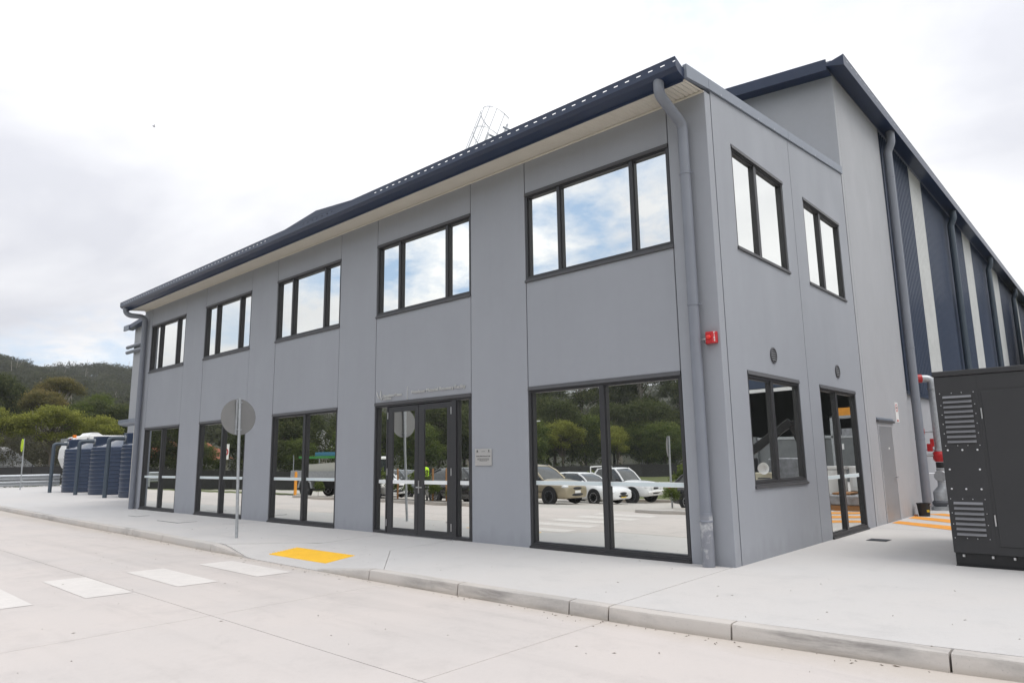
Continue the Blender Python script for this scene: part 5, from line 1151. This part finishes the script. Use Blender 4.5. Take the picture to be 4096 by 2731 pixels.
make_tree('round_dark', 23, 10.6, [(0, 0, 9.5, 1.9, 2.0, 1.5), (.3, 1.5, 8.5, 1.6, 1.6, 1.3), (-.3, -1.6, 8.3, 1.6, 1.7, 1.4), (0, 0, 7.2, 2.0, 2.4, 1.5)], lf_dark, barkd, 420, 36, .34, .24, .2, 4)
make_tree('round_mid', 24, 8.6, [(0, 0, 7.8, 1.3, 1.4, 1.0), (.2, .9, 7.0, 1.0, 1.0, .9), (-.2, -.9, 6.8, 1.0, 1.1, .9), (0, 0, 5.8, 1.3, 1.5, 1.2)], lf_mid, barkd, 280, 36, .28, .20, .14, 4)
make_tree('scrub', 25, 3.6, [(0, 0, 2.7, 1.5, 1.7, 1.1), (.2, 1.2, 1.9, 1.2, 1.3, 1.0), (-.2, -1.2, 1.8, 1.2, 1.3, 1.0)], lf_scrub, barkd, 170, 26, .36, .15, .06, 7)
make_tree('dark', 14, 10, [(0, 0, 7.0, 3.2, 3.4, 2.6), (.5, 2.0, 5.2, 2.6, 2.4, 2.0), (-.5, -2.1, 5.0, 2.6, 2.5, 2.0), (0, 0, 3.5, 2.6, 2.8, 1.8)], lf_dark, barkd, 480, 40, .42, .28, .2, 3)
make_tree('mid', 15, 8, [(0, 0, 5.6, 2.6, 2.8, 2.1), (.3, 1.7, 4.2, 2.1, 2.0, 1.6), (-.3, -1.7, 4.0, 2.1, 2.1, 1.6), (0, .2, 2.6, 2.2, 2.3, 1.4)], lf_mid, barkd, 400, 40, .36, .25, .16, 3)
make_tree('gum', 16, 19, [(0, 0, 16.5, 3.2, 3.4, 2.2), (1.6, 2.4, 14, 2.4, 2.4, 1.6), (-1.4, -2.6, 13, 2.6, 2.4, 1.6), (.5, -1, 10.5, 2.0, 2.4, 1.2), (-.6, 2.2, 9.2, 1.8, 1.8, 1.1)], lf_dark, bark, 420, 36, .5, .34, .28, 3)
make_tree('shrub', 17, 1.2, [(0, 0, .85, .45, .45, .45), (.15, .2, .6, .35, .3, .35)], lf_mid, barkd, 60, 16, .10, .13, .02, 2)
VT = [('wattle', -65.6, 8.5, .15, 1.0, 0, 'wattle_tree', 'broad yellow-green wattle tree behind the white truck'),
      ('wattle_small', -63.0, 11.4, .05, 1.0, 2.0, 'wattle_tree', 'smaller yellow-green wattle at the right, above the truck roof'),
      ('wattle', -66.4, 4.0, -.05, 1.0, 3.0, 'wattle_tree', 'bright green wattle tree at the left picture edge behind the yellow sign'),
      ('dome', -87.9, 14.5, .45, 1.0, .3, 'gum_tree', 'tall dome-crowned bronze tree with pale forked trunk'),
      ('dome', -81.5, 11.4, -1.75, 1.0, 2.2, 'gum_tree', 'lower rusty-topped tree left of the dome-crowned tree'),
      ('round_dark', -86, 8.0, .35, 1.0, 0, 'dark_tree', 'large dark olive tree at the left edge above the wattles'),
      ('round_dark', -80.5, 15.6, -2.0, .95, 1., 'dark_tree', 'dark bushy tree below and right of the dome-crowned tree'),
      ('round_mid', -79.5, 14.4, -.9, 1.0, 4.0, 'green_tree', 'mid green tree just above the smaller wattle'),
      ('round_dark', -79.6, 18.3, -2.4, .95, 2.5, 'dark_tree', 'dark tree beside the office corner, behind the downpipe'),
      ('round_mid', -84, 17.5, .6, 1.0, 5.0, 'green_tree', 'grey-green tree on the slope right of the dome-crowned tree'),
      ('round_dark', -92, 11.4, -1.6, .95, 4.0, 'dark_tree', 'shaded tree between the left dark tree and the dome-crowned tree'),
      ('scrub', -68, 6.1, -.5, 1.15, 1.0, 'scrub', 'thin brownish scrub bush between the two large wattles'),
      ('scrub', -69, 9.4, -.5, 1.1, 2.0, 'scrub', 'bare twiggy scrub under the broad wattle'),
      ('scrub', -69.5, 12.8, -.4, 1.2, 4.0, 'scrub', 'twiggy scrub behind the truck roof'),
      ('scrub', -72, 7.9, .8, 1.1, 3.0, 'scrub', 'grey scrub on the rise behind the broad wattle')]
for k, x, y, z, s_, r_, nm, lab in VT: tree(k, x, y, z, s_, r_, nm, lab)
# trees only mirrored in the windows
RTREES = [('dark', -66, -6), ('mid', -64, -10), ('dark', -68, -13), ('dark', -63, -17), ('mid', -66, -21), ('dark', -62, -25), ('mid', -60.5, -29), ('dark', -66, -31), ('mid', -59, -35), ('dark', -64, -39), ('mid', -58, -43), ('dark', -60, -48), ('wattle', -56, -52), ('mid', -53, -57), ('wattle', -52, -63), ('dark', -56, -66), ('wattle', -49, -70), ('mid', -45, -76), ('dark', -50, -80), ('mid', -37, -80), ('dark', -32, -86), ('mid', -25, -90),
          ('dark', -70, -55), ('dark', -66, -74), ('dark', -44, -90), ('dark', -58, -94), ('dark', -78, -52), ('dark', -74, -44), ('dark', -70, -64), ('dark', -62, -72), ('dark', -56, -80), ('dark', -48, -84), ('dark', -40, -88), ('dark', -72, -36), ('mid', -55, -72), ('dark', -64, -56), ('mid', -49, -78), ('gum', -76, -66), ('gum', -72, -78), ('gum', -66, -86), ('gum', -60, -96), ('gum', -84, -72), ('gum', -80, -90), ('gum', -70, -102), ('gum', -54, -104), ('gum', -92, -84), ('gum', -46, -98), ('gum', -88, -100), ('gum', -40, -106), ('gum', -62, -112), ('gum', -76, -112), ('gum', -34, -98), ('gum', -50, -116)]
r2 = np.random.default_rng(5)
for i, (k, x, y) in enumerate(RTREES):
    nm, wd = {'dark': ('dark_tree', 'dark green tree'), 'mid': ('green_tree', 'mid green tree'), 'wattle': ('wattle_tree', 'yellow-green rounded tree'), 'gum': ('gum_tree', 'tall pale-trunked gum tree')}[k]
    tree(k, x, y, gz(y)-.5, float((.95+.3*r2.random())*(.66 if y > -30 else .85 if y > -50 else 1)), float(6.28*r2.random()), nm, wd+' across the car park, seen only mirrored in the ground floor glass', 'tree', 'mirrored '+wd+'s across the car park')
for i, (x, y, s_) in enumerate(((-14.2, -9.0, .5), (-15.3, -8.95, .45), (-16.2, -8.9, .5), (-17.1, -8.9, .9), (-18, -8.95, .5), (-18.9, -8.9, .55), (-20, -9, .9), (-21, -9, .5), (-7.2, -10.9, .5), (-24.5, -8.9, .5), (-20.5, -25.5, 1.2), (-15, -26.4, 1.5), (-10.5, -26, 1.4))):
    tree('shrub', x, y, gz(y)+.13, s_, i*1.3, 'shrub', 'small planted shrub in the kerb beds, seen only mirrored in the glass', 'shrub', 'mirrored planted shrubs')
for i, (x, y) in enumerate(((-15.6, -8.9), (-16.5, -9.05), (-18.6, -8.95), (-20.3, -9.0))):
    o = MB().box(x-.025, x+.025, y-.025, y+.025, -.1, 1.15).build('stake', timber); tag(o, 'hardwood plant stake in the kerb bed, seen only mirrored in the glass', 'stake', 'mirrored hardwood stakes')
# bush forest on the hill
r3 = np.random.default_rng(21); P = []
while len(P) < 9000:
    a = R(148+118*r3.random()); d_ = 100+400*r3.random()**.8; x = d_*math.cos(a); y = d_*math.sin(a); s0 = max(-105-x, -128-y)
    if s0 < 4 or s0 > 298: continue
    P.append((x, y, hillz(x, y)-.4))
P = np.array(P); C = []; T = []
for (x, y, z) in P:
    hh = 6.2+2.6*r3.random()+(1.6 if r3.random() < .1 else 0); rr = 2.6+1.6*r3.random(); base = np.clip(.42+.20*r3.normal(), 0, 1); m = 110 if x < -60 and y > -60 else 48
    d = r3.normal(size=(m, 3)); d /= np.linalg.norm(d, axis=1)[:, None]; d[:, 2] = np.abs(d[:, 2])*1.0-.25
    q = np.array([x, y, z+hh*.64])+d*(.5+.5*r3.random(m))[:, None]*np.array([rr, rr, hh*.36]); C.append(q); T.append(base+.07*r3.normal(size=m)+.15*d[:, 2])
    if max(-105-x, -128-y) > 215 and y > -60:
        C.append(np.array([x, y, z])+np.stack([r3.normal(size=60)*2.4, r3.normal(size=60)*2.4, 4.2*r3.random(60)], 1)); T.append(base-.1+.07*r3.normal(size=60))
C = np.concatenate(C); T = np.concatenate(T)
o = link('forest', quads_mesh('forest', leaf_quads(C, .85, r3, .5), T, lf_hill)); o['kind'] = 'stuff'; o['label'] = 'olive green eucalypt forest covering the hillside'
b = MB()
for i in range(130):
    x, y, z = P[r3.integers(len(P))]; hh = 6+3.5*r3.random(); x += 2.4; dx, dy = r3.normal(size=2)*.5
    b.tube([(x, y, z-1), (x+dx*.4, y+dy*.4, z+hh*.5), (x+dx, y+dy, z+hh)], [.15, .11, .05], 5, False)
    if r3.random() < .6: b.tube([(x+dx*.4, y+dy*.4, z+hh*.5), (x-dy*1.5, y+1.4*dx+.8, z+hh*.85)], [.08, .04], 4, False)
o = b.build('forest_trunks', bark, kind='stuff'); o['label'] = 'pale gum trunks standing in the hillside forest'
# low weeds under the guard rail
C = np.stack([-56.2+r3.normal(size=900)*.3, -8+16*r3.random(900), -.15+.35*r3.random(900)], 1)
o = link('weeds', quads_mesh('weeds', leaf_quads(C, .22, r3), r3.random(900), lf_mid)); o['kind'] = 'stuff'; o['label'] = 'green weeds under the guard rail'
C = []
for (xa, ya), (xb, yb) in zip(fpts[1:], fpts[2:]):
    n = int(math.hypot(xb-xa, yb-ya)*70); t_ = r3.random(n); nx_, ny_ = (yb-ya), -(xb-xa); l_ = math.hypot(nx_, ny_); o_ = 1.5+9*r3.random(n)
    C.append(np.stack([xa+(xb-xa)*t_+nx_/l_*o_, ya+(yb-ya)*t_+ny_/l_*o_, -1.4+2.9*r3.random(n)**1.3*(.55+.45*np.sin(t_*40)**2)], 1))
C = np.concatenate(C); C = C[(C[:, 1] < -3)]
o = link('undergrowth', quads_mesh('undergrowth', leaf_quads(C, .5, r3), r3.random(len(C))*.8, lf_dark)); o['kind'] = 'stuff'; o['label'] = 'dark undergrowth behind the boundary fence'
# leaf litter and grit on the concrete
b = MB()
for i in range(330):
    if i < 170: x = -16+20*r3.random(); y = ky(x)-.02-abs(r3.normal())*.10; z = -.169; s_ = .004+.006*r3.random()
    elif i < 260: x = -14+17*r3.random(); y = -3.1-5.5*r3.random(); z = -.169; s_ = .003+.007*r3.random()
    else: x = -13+17*r3.random(); y = -2.5*r3.random()-.1; z = pz(x, y)+.001; s_ = .003+.006*r3.random()
    a = r3.random()*6.28; c, s2 = math.cos(a), math.sin(a); l_ = s_*(1.2+2*r3.random())
    b.add([(x-c*l_, y-s2*l_, z), (x+s2*s_*.6, y-c*s_*.6, z+.003), (x+c*l_, y+s2*l_, z+.004), (x-s2*s_*.6, y+c*s_*.6, z+.002), (x, y, z+.007)], [(0, 1, 4), (1, 2, 4), (2, 3, 4), (3, 0, 4)])
o = b.build('leaf_litter', mat('dry_leaf', (.10, .075, .05), .9), kind='stuff'); o['label'] = 'specks of dry leaf and grit on the concrete'
# bird
bd_ = root('bird', (-52.6, 10.3, 28.8), 'small dark bird flying in the pale sky at left', 'bird'); B0 = Vector((-52.6, 10.3, 28.8))
rtv = Vector((.74, .67, 0)); upv = Vector((0, 0, 1)); q = lambda a, b, c=0: tuple(B0+rtv*a+upv*b+Vector((-.67, .74, 0))*c)
MB().tube([q(-.10, .03), q(-.04, .02), q(.05, -.03), q(.12, -.08)], [.012, .035, .045, .012], 8).build('body', black, bd_, smooth=60)
MB().add([q(-.02, 0), q(.06, -.03), q(.08, .12), q(.03, .20, .05), q(.02, .01, -.02), q(.03, .02, .02)], [(0, 1, 2, 3), (3, 2, 1, 0)]).build('wing', black, bd_)
MB().add([q(-.02, .01), q(.05, -.03), q(-.08, .03, -.12), q(-.16, .04, -.16)], [(0, 1, 2, 3)]).build('wing', black, bd_)

# haze
hm = bpy.data.materials.new('haze'); hm.use_nodes = True; ht = hm.node_tree; ht.nodes.clear()
ho = ht.nodes.new('ShaderNodeOutputMaterial'); pv = ht.nodes.new('ShaderNodeVolumePrincipled'); pv.inputs['Color'].default_value = (.94, .95, .97, 1); pv.inputs['Density'].default_value = .00035
ht.links.new(pv.outputs[0], ho.inputs['Volume'])
o = MB().box(-905, 605, -905, 705, -2.4, 84).build('haze', hm); o['kind'] = 'stuff'
